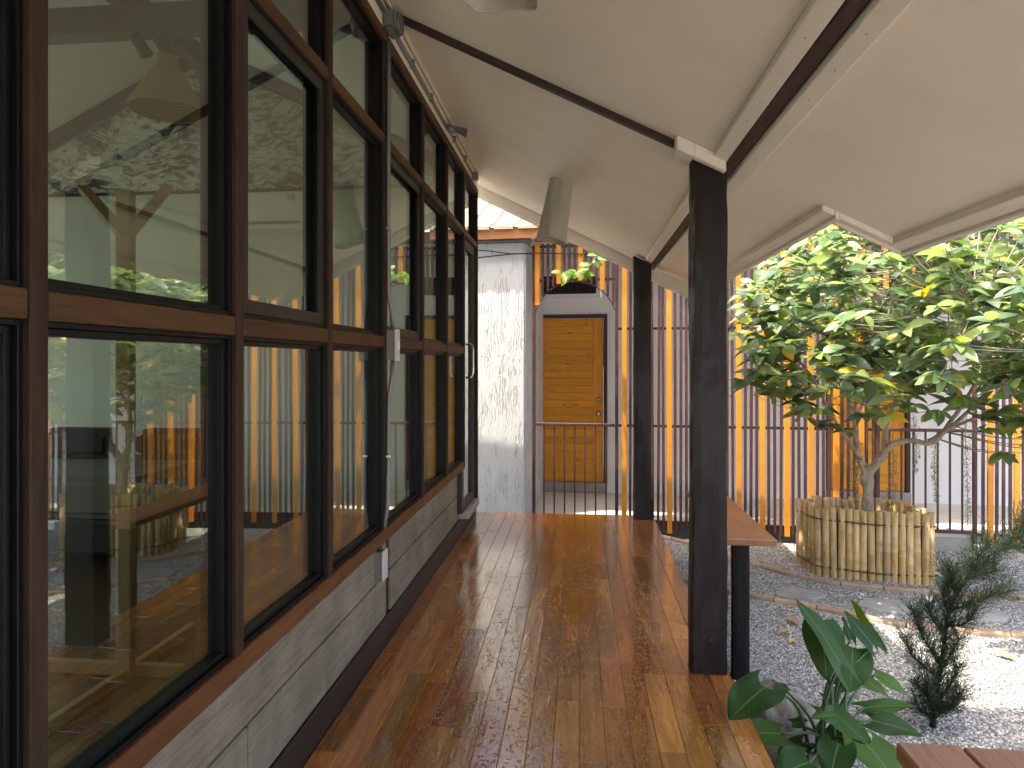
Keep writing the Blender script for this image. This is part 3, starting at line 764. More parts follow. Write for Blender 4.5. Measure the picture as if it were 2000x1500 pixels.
bb = thing('back_building', 'white walled building with orange doors behind the slatted screen', 'building', F(0.0, 1.4, CZ))
DOORS = [(-0.655, 0.205), (2.84, 3.64)]
wm = MB()
e = [-4.5, DOORS[0][0]-0.05, DOORS[0][1]+0.05, DOORS[1][0]-0.05, DOORS[1][1]+0.05, 8]
for i in (0, 2, 4): fbox(wm, e[i], e[i+1], 1.335, 1.50, CZ-0.1, 2.72)
for (a, b) in DOORS:
    fbox(wm, a-0.05, a+0.005, 1.335, 1.50, 2.2005, 2.5195); fbox(wm, b-0.025, b+0.05, 1.335, 1.50, 2.2005, 2.5195)
    fbox(wm, a-0.05, b+0.05, 1.335, 1.50, 1.992, 2.20); fbox(wm, a-0.05, b+0.05, 1.335, 1.50, 2.52, 2.72)
part('wall', wm, 'wall_white', bb)
for k, (a, b) in enumerate(DOORS):
    part('door_step', fbox(MB(), a-0.045, b+0.045, 1.27, 1.40, CZ+0.002, -0.10), 'concrete', bb, 0.01)
    fr = MB(); fbox(fr, a-0.048, a-0.002, 1.31, 1.42, -0.098, 1.99); fbox(fr, b+0.002, b+0.048, 1.31, 1.42, -0.098, 1.99); fbox(fr, a-0.0015, b+0.0015, 1.31, 1.42, 1.942, 1.989)
    part('door_frame', fr, 'dark_frame', bb, 0.003)
    dr = part('door', fbox(MB(), a+0.002, b-0.002, 1.352, 1.39, -0.095, 1.938), 'door_stile', bb)
    sw = 0.105
    part('stile', fbox(MB(), a+0.003, a+sw, 1.338, 1.3515, -0.09, 1.935), 'door_stile', dr, 0.003)
    part('stile', fbox(MB(), b-sw-0.02, b-0.003, 1.338, 1.3515, -0.09, 1.935), 'door_stile', dr, 0.003)
    nb = 22; hh = (1.935+0.09)/nb
    for i in range(nb):
        part('board', fbox(MB(), a+sw+0.002, b-sw-0.022, 1.341, 1.3515, -0.09+i*hh+0.0015, -0.09+(i+1)*hh-0.0015), 'door_wood', dr, 0.002)
    for (zz, rr) in ((0.93, 0.024), (0.755, 0.028)):
        kx = b-0.062
        kn = MB(); kn.lathe([(0.0, -0.05), (rr*0.6, -0.05), (rr, -0.036), (rr*0.9, -0.022), (rr*0.5, -0.014), (rr*0.5, -0.008), (rr*1.15, -0.006), (rr*1.15, 0.0)], 14, xf=lambda x, y, z: F(kx+x, 1.3378+z, zz+y))
        part('knob' if zz < 0.8 else 'lock', kn, 'steel', dr, smooth=True)
    # barred transom over the door
    t0, t1 = a+0.07, b-0.09
    tf = MB()
    fbox(tf, t0-0.06, t1+0.06, 1.325, 1.36, 2.202, 2.245); fbox(tf, t0-0.06, t1+0.06, 1.325, 1.36, 2.475, 2.518)
    fbox(tf, t0-0.06, t0-0.002, 1.325, 1.36, 2.246, 2.474); fbox(tf, t1+0.002, t1+0.06, 1.325, 1.36, 2.246, 2.474)
    tr = part('transom', tf, 'wall_white', bb, 0.003)
    part('dark_backing', fbox(MB(), t0-0.05, t1+0.05, 1.44, 1.49, 2.20, 2.52), 'cable', tr)  # near-black slab, coloured to stand in for the unlit space behind the bars
    for i in range(13):
        s_ = t0+0.02+(t1-t0-0.04)*i/12
        part('bar', MB().tube([F(s_, 1.37, 2.245), F(s_, 1.37, 2.476)], 0.006, 6), 'dark_frame', tr)
# furrowed plaster pier
pm = MB()
nx, nz = 4, 4
fbox(pm, -2.6, -0.54, -0.13, 1.334, CZ-0.12, 2.66)
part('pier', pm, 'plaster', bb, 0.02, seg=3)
# fascia, roof, soffit
part('fascia', fbox(MB(), -4.5, -0.30, -0.235, -0.20, 2.662, 2.785), 'fascia_wood', bb, 0.004)
part('fascia', fbox(MB(), -0.458, 8, -0.030, 0.005, 2.662, 2.785), 'fascia_wood', bb, 0.004)
part('under_fascia', fbox(MB(), -4.5, -0.47, -0.225, -0.19, 2.625, 2.660), 'dark_frame', bb, 0.003)
part('soffit', fbox(MB(), -4.5, 8, 0.006, 1.334, 2.68, 2.70), 'soffit', bb)
rm = MB(); s_ = -4.6
while s_ < 8:   # corrugated metal sheets with ribs
    for (o, w, h) in ((0.0, 0.20, 0.0), (0.20, 0.05, 0.03)):
        v = [F(s_+o, -0.26, 2.795+h), F(s_+o+w, -0.26, 2.795+h), F(s_+o+w, 3.2, 4.45+h), F(s_+o, 3.2, 4.45+h)]
        v2 = [(p[0], p[1], p[2]-0.035) for p in v]
        rm.add(v+v2, [(0, 1, 2, 3), (7, 6, 5, 4), (0, 4, 5, 1), (2, 6, 7, 3), (0, 3, 7, 4), (1, 5, 6, 2)])
    s_ += 0.25
part('roof_sheet', rm, 'roof_cream', bb)

# slatted screen
sc_ = thing('slat_screen', 'tall screen of maroon and orange vertical slats with two arched openings', 'fence', F(1.5, 0, -0.25))
G1 = (-0.458, 0.395); G2 = (2.86, 3.70)
ARCS = {0: (G1[0], G1[1]), 1: (G2[0], G2[1])}
def arch_z(s, a, b):
    c = (a+b)/2; h = (b-a)/2; q = max(0.0, 1-((s-c)/h)**2)
    return 1.80 + 0.425*math.sqrt(q)
ZT = 2.622
full_m = MB().box(-0.0132, 0.0132, -0.008, 0.008, -0.29, ZT).mesh('slat', 'maroon', bevel=0.002)
full_o = MB().box(-0.0245, 0.0245, -0.0125, 0.0125, -0.31, ZT).mesh('slat', 'orange', bevel=0.002)
pitch = 0.0559
def put_slat(s, orange):
    hw = 0.0245 if orange else 0.0125
    for (a, b) in ((G1), (G2)):
        if a+0.005 < s < b-0.005:
            z0 = arch_z(s, a, b)+0.012
            mm = MB(); fbox(mm, s-hw, s+hw, -0.03, -0.005, z0, ZT)
            part('slat', mm, 'orange' if orange else 'maroon', sc_, 0.002); return
    if any(abs(s-q) < 0.035 for q in (G1[0], G1[1], G2[0], G2[1])): return
    if s < G1[0]: return
    o = inst('slat', full_o if orange else full_m, sc_, F(s, -0.018 if orange else -0.016, 0), (0, 0, TH))
    o.rotation_euler = (rnd.uniform(-.004, .004), rnd.uniform(-.0065, .0065), TH+rnd.uniform(-.06, .06)); o.location.x += rnd.uniform(-.003, .003)
    if orange and 0.7 < s < 1.1: o.location.z -= 0.02
s0 = 0.4734
k0 = int((G1[0]-s0)/pitch)-1
for k in range(k0, int((5.6-s0)/pitch)):
    put_slat(s0+pitch*k, k % 4 == 0)
for (zz, segs) in ((0.745, [(G1[1]+0.017, G2[0]-0.017), (G2[1]+0.017, 5.7)]), (1.735, [(G1[1]+0.017, G2[0]-0.017), (G2[1]+0.017, 5.7)]),
                   (-0.225, [(G1[1]+0.017, G2[0]-0.017), (G2[1]+0.017, 5.7)]), (2.245, [(G1[0]+0.018, G1[1]-0.018), (G2[0]+0.018, G2[1]-0.018)]),
                   (2.60, [(G1[0]-0.02, 5.7)])):
    for (a, b) in segs:
        part('rail', fbox(MB(), a, b, 0.003, 0.028, zz-0.0125, zz+0.0125), 'dark_frame', sc_, 0.002)
for s_ in (G1[0], G1[1], G2[0], G2[1]):
    part('post', fbox(MB(), s_-0.0165, s_+0.0165, -0.031, 0.0025, -0.30, 2.585), 'maroon', sc_, 0.003)
for (a, b) in (G1, G2):
    pts = [F(a+0.018+(b-a-0.036)*i/30, -0.017, arch_z(a+0.018+(b-a-0.036)*i/30, a, b)) for i in range(31)]
    part('arch_strip', MB().tube(pts, 0.006, 6), 'maroon', sc_)
part('foot', fbox(MB(), 3.67, 3.80, -0.14, -0.055, GZ-0.01, -0.295), 'white_pvc', sc_, 0.006)
# low barred gates standing in the arches
for gi, ((a, b), lab) in enumerate(((G1, 'low maroon barred gate in front of the plain orange door past the deck'), (G2, 'low maroon barred gate behind the tree draped with creepers'))):
    gt = thing('barred_gate', lab, 'gate', F((a+b)/2, 0, CZ), 'low barred gates in the arches')
    part('top_rail', fbox(MB(), a+0.019, b-0.019, -0.03, 0.0, 0.735, 0.765), 'maroon', gt, 0.003)
    part('bottom_rail', fbox(MB(), a+0.019, b-0.019, -0.03, 0.0, -0.214, -0.185), 'maroon', gt, 0.003)
    nbar = 7
    bm_ = MB().box(-0.0075, 0.0075, -0.0075, 0.0075, -0.184, 0.734).mesh('bar', 'maroon', bevel=0.001)
    for i in range(nbar):
        inst('bar', bm_, gt, F(a+(b-a)*(i+1)/(nbar+1), -0.015, 0), (0, 0, TH))
for o in [sc_]+[q for q in COL.objects if q.name.startswith('barred_gate')]:
    o.location += Vector((0.08*UY, -0.08*UX, 0))      # the screen stands just clear of the kerb
# cables slung under the fascia
c1 = MB().tube([F(-1.2, -0.15, 2.475), F(-0.9, -0.16, 2.50), F(-0.7, -0.165, 2.515), F(-0.45, -0.165, 2.52), F(0.1, -0.12, 2.50), F(0.6, -0.10, 2.47)], 0.0065, 6)
c1.tube([F(-1.2, -0.15, 2.575), F(-0.95, -0.16, 2.56), F(-0.72, -0.167, 2.522), F(-0.45, -0.172, 2.508)], 0.0055, 6)
solo('slack_cable', c1, 'cable', 'thin black cables slung across the top of the furrowed white pier', 'cable', F(-0.7, -0.16, 2.5), smooth=True)

# ------------------------------------------------------------------ conduit and fittings on the window wall
cd = thing('electrical_conduit', 'grey conduit with junction boxes running down the window wall', 'conduit', (-0.85, 2.95, 0.3))
xw = -0.853
m = MB()
m.tube([(-0.857, -2.0, 2.975), (-0.857, 2.87, 2.975)], 0.011, 8)
m.tube([(-0.858, 3.02, 2.955), (-0.858, 4.33, 2.955)], 0.009, 8); m.tube([(-0.859, 3.02, 2.98), (-0.859, 5.44, 2.955)], 0.0075, 8)
part('pipe', m, 'conduit', cd, smooth=True)
m = MB(); m.tube([(xw, 2.945, 2.87), (xw, 2.945, 2.70), (xw, 2.940, 2.2), (xw, 2.942, 1.70), (xw+0.010, 2.958, 1.62), (xw+0.012, 2.966, 1.535)], 0.0098, 8)
m.tube([(xw+0.012, 2.966, 1.392), (xw+0.012, 2.962, 1.33), (xw, 2.945, 1.22), (xw, 2.935, 0.9), (xw, 2.925, 0.72), (-0.875, 2.935, 0.60), (-0.905, 2.985, 0.53), (-0.913, 3.0, 0.50)], 0.0098, 8)
part('pipe', m, 'conduit', cd, smooth=True)
jb = MB().box(-0.864, -0.805, 2.885, 3.005, 2.90, 2.992)
part('junction_box', jb, 'conduit', cd, 0.012, seg=2)
part('box_cover', MB().tube([(-0.804, 2.945, 2.943), (-0.792, 2.945, 2.943)], 0.048, 20), 'conduit', cd)
sb = part('switch_box', MB().box(-0.8635, -0.826, 2.940, 2.998, 1.393, 1.533), 'box_side', cd, 0.003)
part('cover_plate', MB().box(-0.8255, -0.815, 2.936, 3.002, 1.388, 1.538), 'grey_box', sb, 0.003)
part('switch', MB().box(-0.8145, -0.810, 2.958, 2.980, 1.445, 1.481), 'white_pvc', sb, 0.001)
sb = part('socket_box', MB().box(-0.9485, -0.895, 2.965, 3.030, 0.365, 0.495), 'box_side', cd, 0.003)
part('cover_plate', MB().box(-0.8945, -0.882, 2.961, 3.034, 0.360, 0.500), 'grey_box', sb, 0.004)
for (z_) in (2.0, 0.95):
    part('clip', MB().box(-0.8645, -0.840, 2.926, 2.954, z_-0.008, z_+0.008), 'steel', cd, 0.003)
for (y_) in (3.4, 3.85, 4.6, 5.05):
    part('clip', MB().box(-0.8685, -0.845, y_-0.008, y_+0.008, 2.945, 2.99), 'conduit', cd, 0.002)
fl = thing('flood_lamp', 'small grey lamp bracket on the cream band above the windows', 'lamp', (-0.84, 4.33, 2.92))
part('housing', MB().tube([(-0.84, 4.29, 2.935), (-0.84, 4.37, 2.935)], 0.024, 12), 'conduit', fl, smooth=True)
V8 = [(-0.83, 4.29, 2.95), (-0.83, 4.38, 2.95), (-0.745, 4.40, 2.905), (-0.725, 4.33, 2.935)]
part('visor', MB().add(V8+[(p[0], p[1], p[2]-0.008) for p in V8], [(0, 1, 2, 3), (7, 6, 5, 4), (0, 4, 5, 1), (1, 5, 6, 2), (2, 6, 7, 3), (3, 7, 4, 0)]), 'conduit', fl)
cd.location += Vector((-0.021, 0.063, 0.008)); fl.location += Vector((-0.02, 0.1, 0.03))
solo('conduit_end_box', MB().box(-0.89, -0.84, 5.50, 5.57, 2.925, 2.985), 'conduit', 'tiny grey end box at the far end of the ceiling conduit', 'junction box', (-0.87, 5.53, 2.95), 0.006)

# ------------------------------------------------------------------ cloth shades hanging from the soffit
def shade(name, label, bx, by, length, r0, r1, seed):
    AX = Vector((-0.17, 0, -0.9854)); U = Vector((0.9854, 0, -0.17)); V = Vector((0, 1, 0))
    B = Vector((bx, by, zc(bx)+0.005))
    t = thing(name, label, 'lamp shade', tuple(B), 'cloth lamp shades under the soffit')
    mb = MB(); n = 40; rows = 14
    def pt(i, k, ins):
        f = i/rows; a = 2*math.pi*k/n
        r = r0+(r1-r0)*f - ins
        r *= 1 + 0.06*math.sin(5*a+seed+1.6*f)*(0.3+f) + 0.04*math.sin(3*a+2*seed) + 0.025*math.sin(9*a-2.2*f+seed) + 0.06*mnoise.noise(Vector((math.cos(a)*1.5, math.sin(a)*1.5+seed, f*2)))
        return B + AX*(length*f + 0.012*f*math.sin(2*a+seed)) + U*(r*math.cos(a)) + V*(r*math.sin(a))
    for ins in (0.0, 0.003):
        o = len(mb.v)
        for i in range(rows+1):
            for k in range(n): mb.v.append(tuple(pt(i, k, ins)))
        for i in range(rows):
            for k in range(n):
                q = (o+i*n+k, o+i*n+(k+1) % n, o+(i+1)*n+(k+1) % n, o+(i+1)*n+k)
                mb.f.append(q if ins == 0 else q[::-1])
    for k in range(n):
        a = rows*n+k; b = rows*n+(k+1) % n; o = (rows+1)*n
        mb.f.append((a, b, o+b, o+a))
    part('cloth', mb, 'canvas', t, smooth=True)
    hm = MB(); hm.tube([tuple(pt(rows, k % n, 0.001)) for k in range(n+1)], 0.0035, 6)
    part('hem', hm, 'canvas', t, smooth=True)
    part('ceiling_rose', MB().tube([tuple(B+AX*0.001), tuple(B+AX*0.02)], r0*0.8, 16), 'trim_paint', t)
    part('bulb', MB().lathe([(0.0, -0.05), (0.02, -0.045), (0.03, -0.02), (0.02, 0.01), (0.014, 0.03), (0.014, 0.05)], 12, xf=lambda x, y, z: tuple(B + AX*(0.07-z) + U*x + V*y)), 'white_pvc', t, smooth=True)
    return t
shade('cloth_shade', 'creased canvas lamp shade hanging over the far half of the deck', -0.125, 4.73, 0.43, 0.080, 0.104, 1.0)
shade('cloth_shade', 'canvas lamp shade cut off by the top edge of the photo', -0.115, 1.545, 0.42, 0.078, 0.104, 2.4)

# ------------------------------------------------------------------ things inside the room
ac = thing('air_conditioner', 'white wall air conditioner below the black brushed mural', 'air conditioner', (-2.78, 5.85, 2.58))
part('case', MB().box(-3.16, -2.40, 5.65, 5.85, 2.58, 2.90), 'ac_white', ac, 0.02, seg=2)
part('louvre', MB().box(-3.12, -2.44, 5.643, 5.649, 2.615, 2.64), 'box_side', ac)
part('sensor_badge', MB().box(-2.56, -2.49, 5.644, 5.649, 2.82, 2.88), 'grey_box', ac)
ck = thing('coat_rack', 'pale wooden coat stand with forked top behind the first window', 'coat rack', (-1.95, 2.70, 0.02))
part('upright', MB().box(-1.985, -1.915, 2.68, 2.72, 0.02, 2.13), 'rack_wood', ck, 0.004)
for s_ in (-1, 1):
    m = MB(); a = Vector((-1.95, 2.70+0.0, 1.93)); b = a+Vector((s_*0.20, 0.0, 0.22))
    m.tube([tuple(a), tuple(b)], [0.03, 0.026], 4); part('arm', m, 'rack_wood', ck)
part('foot', MB().box(-2.42, -1.5, 2.722, 2.756, 0.021, 0.075), 'rack_wood', ck, 0.004)
part('foot', MB().box(-1.968, -1.932, 2.2, 3.2, 0.0205, 0.07), 'rack_wood', ck, 0.004)
pd = thing('pendant_lamp', 'conical wicker pendant lamp hanging inside the room', 'lamp', (-2.13, 3.27, 2.70))
part('lamp_shade', MB().lathe([(0.185, 2.70), (0.186, 2.712), (0.135, 2.80), (0.09, 2.88), (0.05, 2.945), (0.045, 2.99), (0.04, 2.99), (0.044, 2.945), (0.084, 2.88), (0.129, 2.80), (0.18, 2.712), (0.178, 2.70), (0.185, 2.70)], 28, xf=lambda x, y, z: (x-2.13, y+3.27, z)), 'wicker', pd, smooth=True)
part('cord', MB().tube([(-2.13, 3.27, 2.985), (-2.13, 3.27, 3.099)], 0.008, 6), 'wire', pd)
part('bulb', MB().lathe([(0.0, 2.84), (0.03, 2.855), (0.035, 2.88), (0.02, 2.92), (0.014, 2.95)], 12, xf=lambda x, y, z: (x-2.13, y+3.27, z)), 'white_pvc', pd, smooth=True)
for k, (dx, lab) in enumerate(((-0.15, 'black track spotlight farther from the wicker lamp'), (-0.03, 'black track spotlight right beside the wicker lamp'))):
    t = thing('track_spotlight', lab, 'spotlight', (-2.13+dx, 3.27, 3.10), 'spotlights on the tie beam')
    part('stem', MB().tube([(-2.13+dx, 3.27, 3.099), (-2.13+dx, 3.27, 3.05)], 0.008, 6), 'wire', t)
    part('head', MB().tube([(-2.13+dx, 3.22, 3.075), (-2.11+dx, 3.30, 3.005)], [0.028, 0.034], 12), 'wire', t)
sf = thing('daybed', 'low grey daybed with dark cushions inside the room', 'sofa', (-4.2, 4.6, 0.02))
part('base', MB().box(-5.2, -2.9, 4.1, 5.3, 0.12, 0.34), 'sofa_dark', sf, 0.02)
part('mattress', MB().box(-5.18, -2.92, 4.12, 5.28, 0.342, 0.62), 'sofa_grey', sf, 0.05, seg=3)
for x0 in (-5.1, -4.3, -3.5):
    part('cushion', MB().box(x0, x0+0.62, 4.9, 5.15, 0.622, 0.86), 'sofa_dark', sf, 0.06, seg=3)
for (x0, y0) in ((-5.15, 4.15), (-3.0, 4.15), (-5.15, 5.2), (-3.0, 5.2)):
    part('leg', MB().box(x0, x0+0.05, y0, y0+0.05, 0.02, 0.119), 'wire', sf)

# ------------------------------------------------------------------ courtyard: edging, slabs, rocks
def edging(label, pts, w, h, seed, loc):
    t = thing('stone_edging', label, 'edging', loc, 'wavy stone edgings in the gravel')
    P = [Vector((p[0], p[1], 0)) for p in pts]
    # resample
    dense = []
    for i in range(len(P)-1):
        p0 = P[max(i-1, 0)]; p1 = P[i]; p2 = P[i+1]; p3 = P[min(i+2, len(P)-1)]
        for q in range(12):
            u = q/12
            dense.append(0.5*((2*p1)+(p2-p0)*u+(2*p0-5*p1+4*p2-p3)*u*u+(3*p1-p0-3*p2+p3)*u**3))
    dense.append(P[-1])
    rr = random.Random(seed); i = 0
    acc = [0.0]
    for a, b in zip(dense, dense[1:]): acc.append(acc[-1]+(b-a).length)
    def at(d):
        for k in range(len(acc)-1):
            if acc[k+1] >= d:
                f = (d-acc[k])/max(1e-6, acc[k+1]-acc[k]); return dense[k].lerp(dense[k+1], f)
        return dense[-1]
    d = 0.0
    while d < acc[-1]-0.05:
        L_ = rr.uniform(0.22, 0.34); e_ = min(d+L_-0.012, acc[-1])
        mb = MB(); n = 6
        ww = w*rr.uniform(0.85, 1.2); hh = h*rr.uniform(0.85, 1.1)
        for k in range(n+1):
            c = at(d+(e_-d)*k/n); c2 = at(min(acc[-1], d+(e_-d)*k/n+0.01)); c1 = at(max(0, d+(e_-d)*k/n-0.01))
            tn = (c2-c1).normalized(); nn = Vector((-tn.y, tn.x, 0))
            wv = 0.006*mnoise.noise(Vector((c.x*11+seed, c.y*11, 1)))
            hv = 0.004*mnoise.noise(Vector((c.x*14, c.y*14+seed, 5)))
            for (o, z) in ((-ww/2, GZ-0.03), (-ww/2+0.003, GZ+hh-0.012), (-ww/2+0.012, GZ+hh), (ww/2-0.012, GZ+hh), (ww/2-0.003, GZ+hh-0.012), (ww/2, GZ-0.03)):
                p = c+nn*(o+wv); mb.v.append((p.x, p.y, z+(hv if z > GZ else 0)))
        for k in range(n):
            for j in range(5): mb.f.append((k*6+j, k*6+j+1, (k+1)*6+j+1, (k+1)*6+j))
        mb.f.append(tuple(range(6))); mb.f.append(tuple(n*6+j for j in reversed(range(6))))
        part('edging_stone', mb, 'edging', t); d += L_
edging('tan stone edging passing in front of the bamboo planter', [(0.72, 6.86), (0.83, 6.80), (1.09, 6.55), (1.45, 6.05), (1.88, 5.58), (2.28, 5.43), (2.67, 5.36), (3.34, 5.30), (4.3, 5.35), (5.5, 5.5)], 0.06, 0.03, 4, (2.0, 5.6, GZ))
edging('tan stone edging nearer the deck, crossing open gravel', [(0.70, 5.62), (0.95, 5.38), (1.272, 5.159), (1.708, 4.941), (2.038, 4.739), (2.248, 4.65), (2.837, 4.566), (3.6, 4.6), (5.5, 4.75)], 0.06, 0.03, 9, (2.0, 4.8, GZ))
pv = structure('stone_path', (2.0, 5.2, GZ))
rr = random.Random(5)
for (x, y, r) in ((1.22, 5.66, 0.15), (1.66, 5.24, 0.16), (2.22, 5.04, 0.17), (2.80, 4.94, 0.16), (3.45, 4.95, 0.17), (4.15, 5.0, 0.17)):
    n = 11; mb = MB()
    ang = rr.random()*6
    ring = []
    for k in range(n):
        a = ang+2*math.pi*k/n; q = r*(0.85+0.3*rr.random()); ring.append((x+q*1.15*math.cos(a), y+q*0.85*math.sin(a)))
    for (f, z) in ((1.0, GZ-0.03), (1.0, GZ+0.006), (0.95, GZ+0.012)):
        for (px, py) in ring: mb.v.append((x+(px-x)*f, y+(py-y)*f, z))
    for j in range(2):
        for k in range(n): mb.f.append((j*n+k, j*n+(k+1) % n, (j+1)*n+(k+1) % n, (j+1)*n+k))
    mb.f.append(tuple(2*n+k for k in range(n)))
    part('slab', mb, 'slab', pv)

def rock(label, c, rx, ry, rz, seed):
    bm = bmesh.new(); bmesh.ops.create_icosphere(bm, subdivisions=4, radius=1.0)
    for v in bm.verts:
        p = v.co.copy()
        d = 1 + 0.28*mnoise.noise(p*1.3+Vector((seed, 0, 0))) + 0.12*mnoise.noise(p*3.4+Vector((0, seed, 0))) + 0.05*mnoise.noise(p*9)
        q = p*d
        v.co = Vector((q.x*rx, q.y*ry, max(q.z, -0.6)*rz))
    me = bpy.data.meshes.new('rock'); bm.to_mesh(me); bm.free()
    me.polygons.foreach_set('use_smooth', [True]*len(me.polygons)); me.materials.append(MT['rock'])
    o = link('rock', me); o.location = c; tag(o, label, 'rock', 'rocks beside the deck')
rock('pale pitted rock beside the deck edge under the arrow leaves', (0.85, 3.02, GZ+0.10), 0.18, 0.21, 0.24, 1.0)
rock('low rock half hidden under the bottom arrow leaves', (0.98, 2.66, GZ+0.07), 0.15, 0.16, 0.15, 4.0)
rock('pale rock lying on gravel behind the corner bench', (1.62, 2.78, GZ+0.05), 0.22, 0.12, 0.10, 8.0)

# ------------------------------------------------------------------ bamboo planter
bp = thing('bamboo_planter', 'waist-low planter ring of upright split bamboo poles round the tree foot', 'planter', (2.35, 5.85, GZ))
BR = 0.0278
def pole_mesh(h, seed, cut):
    rr = random.Random(seed); prof = []
    z = 0.0; nodes = sorted(rr.uniform(0.05, h-0.04) for _ in range(2))
    zs = [0.0]
    for q in nodes: zs += [q-0.008, q, q+0.008]
    zs += [h]
    for z in zs:
        r = BR*(1.0 if not any(abs(z-q) < 1e-6 for q in nodes) else 1.09)
        if any(0.004 < abs(z-q) < 0.012 for q in nodes): r = BR*0.985
        prof.append((r*rr.uniform(0.985, 1.015), z))
    prof += [(BR*0.78, h), (BR*0.74, h-0.02), (0.0005, h-0.025)]
    mb = MB(); mb.lathe(prof, 11)
    lean = rr.uniform(-0.012, 0.012)
    mb.v = [(x+lean*(z/h), y+lean*0.5*(z/h), z + (0.35*x*cut if z > h-0.001 else 0)) for x, y, z in mb.v]
    return mb.mesh('pole', 'bamboo', smooth=True)
pmesh = [pole_mesh(h, i*3+1, c) for i, (h, c) in enumerate(((0.575, 0.15), (0.568, -0.2), (0.584, 0.1), (0.575, -0.1), (0.580, 0.2), (0.565, 0.0)))]
ring = [(1.93, 6.06), (1.945, 5.93), (1.955, 5.83), (1.965, 5.755), (2.03, 5.695), (2.10, 5.683), (2.78, 5.568), (2.775, 5.70), (2.75, 5.95), (2.725, 6.13), (2.50, 6.15), (2.20, 6.13)]
def walk(ring, step):
    pts = []; carry = 0.0
    for i in range(len(ring)):
        a = Vector(ring[i]); b = Vector(ring[(i+1) % len(ring)]); L_ = (b-a).length; d = carry
        while d < L_: pts.append(a.lerp(b, d/L_)); d += step
        carry = d-L_
    return pts
rr = random.Random(21)
pp = walk(ring, BR*2*1.0)
for p in pp:
    inst('pole', rr.choice(pmesh), bp, (p.x+rr.uniform(-.003, .003), p.y+rr.uniform(-.005, .005), GZ-rr.uniform(0.0, 0.012)), (rr.uniform(-.012, .012), rr.uniform(-.012, .012), rr.random()*6.28))
cx, cy = 2.35, 5.88
for zz in (0.075, 0.465):
    ww = MB()
    for ph in (0, math.pi):
        pts = []
        for i, p in enumerate(walk(ring, 0.02)+[Vector(ring[0])]):
            d = Vector((p.x-cx, p.y-cy)); d.normalize()
            q = p+d*(BR+0.004)
            pts.append((q.x, q.y, GZ+zz+0.006*math.sin(i*0.72+ph)+0.010*math.sin(i*0.11)))
        ww.tube(pts, 0.0028, 5)
    part('wire_tie', ww, 'wire', bp)
sm = MB(); inner = [(cx+(x-cx)*0.93, cy+(y-cy)*0.93) for x, y in ring]; n = len(inner)
for (f, z) in ((1.0, GZ), (1.0, 0.06), (0.5, 0.10)):
    for (x, y) in inner: sm.v.append((cx+(x-cx)*f, cy+(y-cy)*f, z+0.012*mnoise.noise(Vector((x*9, y*9, z)))))
for j in range(2):
    for k in range(n): sm.f.append((j*n+k, j*n+(k+1) % n, (j+1)*n+(k+1) % n, (j+1)*n+k))
sm.f.append(tuple(2*n+k for k in range(n)))
part('soil', sm, 'soil', bp)

# ------------------------------------------------------------------ tree
tree = thing('courtyard_tree', 'leafy multi-stemmed tree growing out of the bamboo planter', 'tree', (2.43, 5.88, 0.06))
def curve(pts, n=6):
    P = [Vector(p) for p in pts]; out = []
    for i in range(len(P)-1):
        p0 = P[max(i-1, 0)]; p1 = P[i]; p2 = P[i+1]; p3 = P[min(i+2, len(P)-1)]
        for q in range(n):
            u = q/n
            out.append(0.5*((2*p1)+(p2-p0)*u+(2*p0-5*p1+4*p2-p3)*u*u+(3*p1-p0-3*p2+p3)*u**3))
    out.append(P[-1]); return out
def taper(n, a, b): return [a+(b-a)*i/(n-1) for i in range(n)]
limb_pts = []
def limb(name, pts, r0, r1, knot=None, sides=9):
    c = curve(pts)
    for i in range(1, len(c)-1): c[i] = c[i]+Vector((mnoise.noise(c[i]*5), mnoise.noise(c[i]*5+Vector((9, 0, 0))), 0))*0.012
    rad = taper(len(c), r0, r1)
    rad = [r*(1+0.12*mnoise.noise(p*16)) for r, p in zip(rad, c)]
    if knot:
        for i, p in enumerate(c):
            rad[i] *= 1+0.45*math.exp(-((p.z-knot)/0.045)**2)
    part(name, MB().tube([tuple(p) for p in c], rad, sides), 'bark', tree, smooth=True)
    for i, p in enumerate(c):
        if i > len(c)*0.25: limb_pts.append((p, rad[i]))
limb('trunk', [(2.43, 5.88, 0.0), (2.42, 5.89, 0.19), (2.43, 5.9, 0.33), (2.425, 5.9, 0.43), (2.49, 5.9, 0.53), (2.55, 5.9, 0.615)], 0.044, 0.034, 0.40)
limb('limb', [(2.425, 5.9, 0.42), (2.36, 5.88, 0.55), (2.325, 5.86, 0.74), (2.33, 5.84, 0.95), (2.41, 5.82, 1.18), (2.50, 5.8, 1.48), (2.55, 5.75, 1.85), (2.60, 5.7, 2.25)], 0.025, 0.009)
limb('limb', [(2.55, 5.9, 0.61), (2.62, 5.88, 0.70), (2.76, 5.85, 0.74), (2.88, 5.82, 0.72), (2.97, 5.8, 0.80), (3.08, 5.75, 1.0), (3.21, 5.7, 1.28), (3.35, 5.6, 1.7), (3.45, 5.5, 2.1)], 0.027, 0.008)
limb('limb', [(2.55, 5.9, 0.61), (2.58, 5.92, 0.75), (2.60, 5.93, 0.88), (2.68, 5.93, 1.08), (2.80, 5.9, 1.4), (2.88, 5.85, 1.8), (2.98, 5.8, 2.3)], 0.026, 0.008)
limb('limb', [(2.40, 5.88, 0.52), (2.30, 5.84, 0.66), (2.20, 5.78, 0.79), (2.05, 5.7, 1.0), (1.88, 5.6, 1.26), (1.66, 5.5, 1.55), (1.5, 5.35, 1.85)], 0.017, 0.006)
limb('limb', [(2.33, 5.86, 0.80), (2.22, 5.7, 1.0), (2.10, 5.5, 1.25), (2.0, 5.3, 1.6), (1.9, 5.15, 2.0)], 0.015, 0.005)
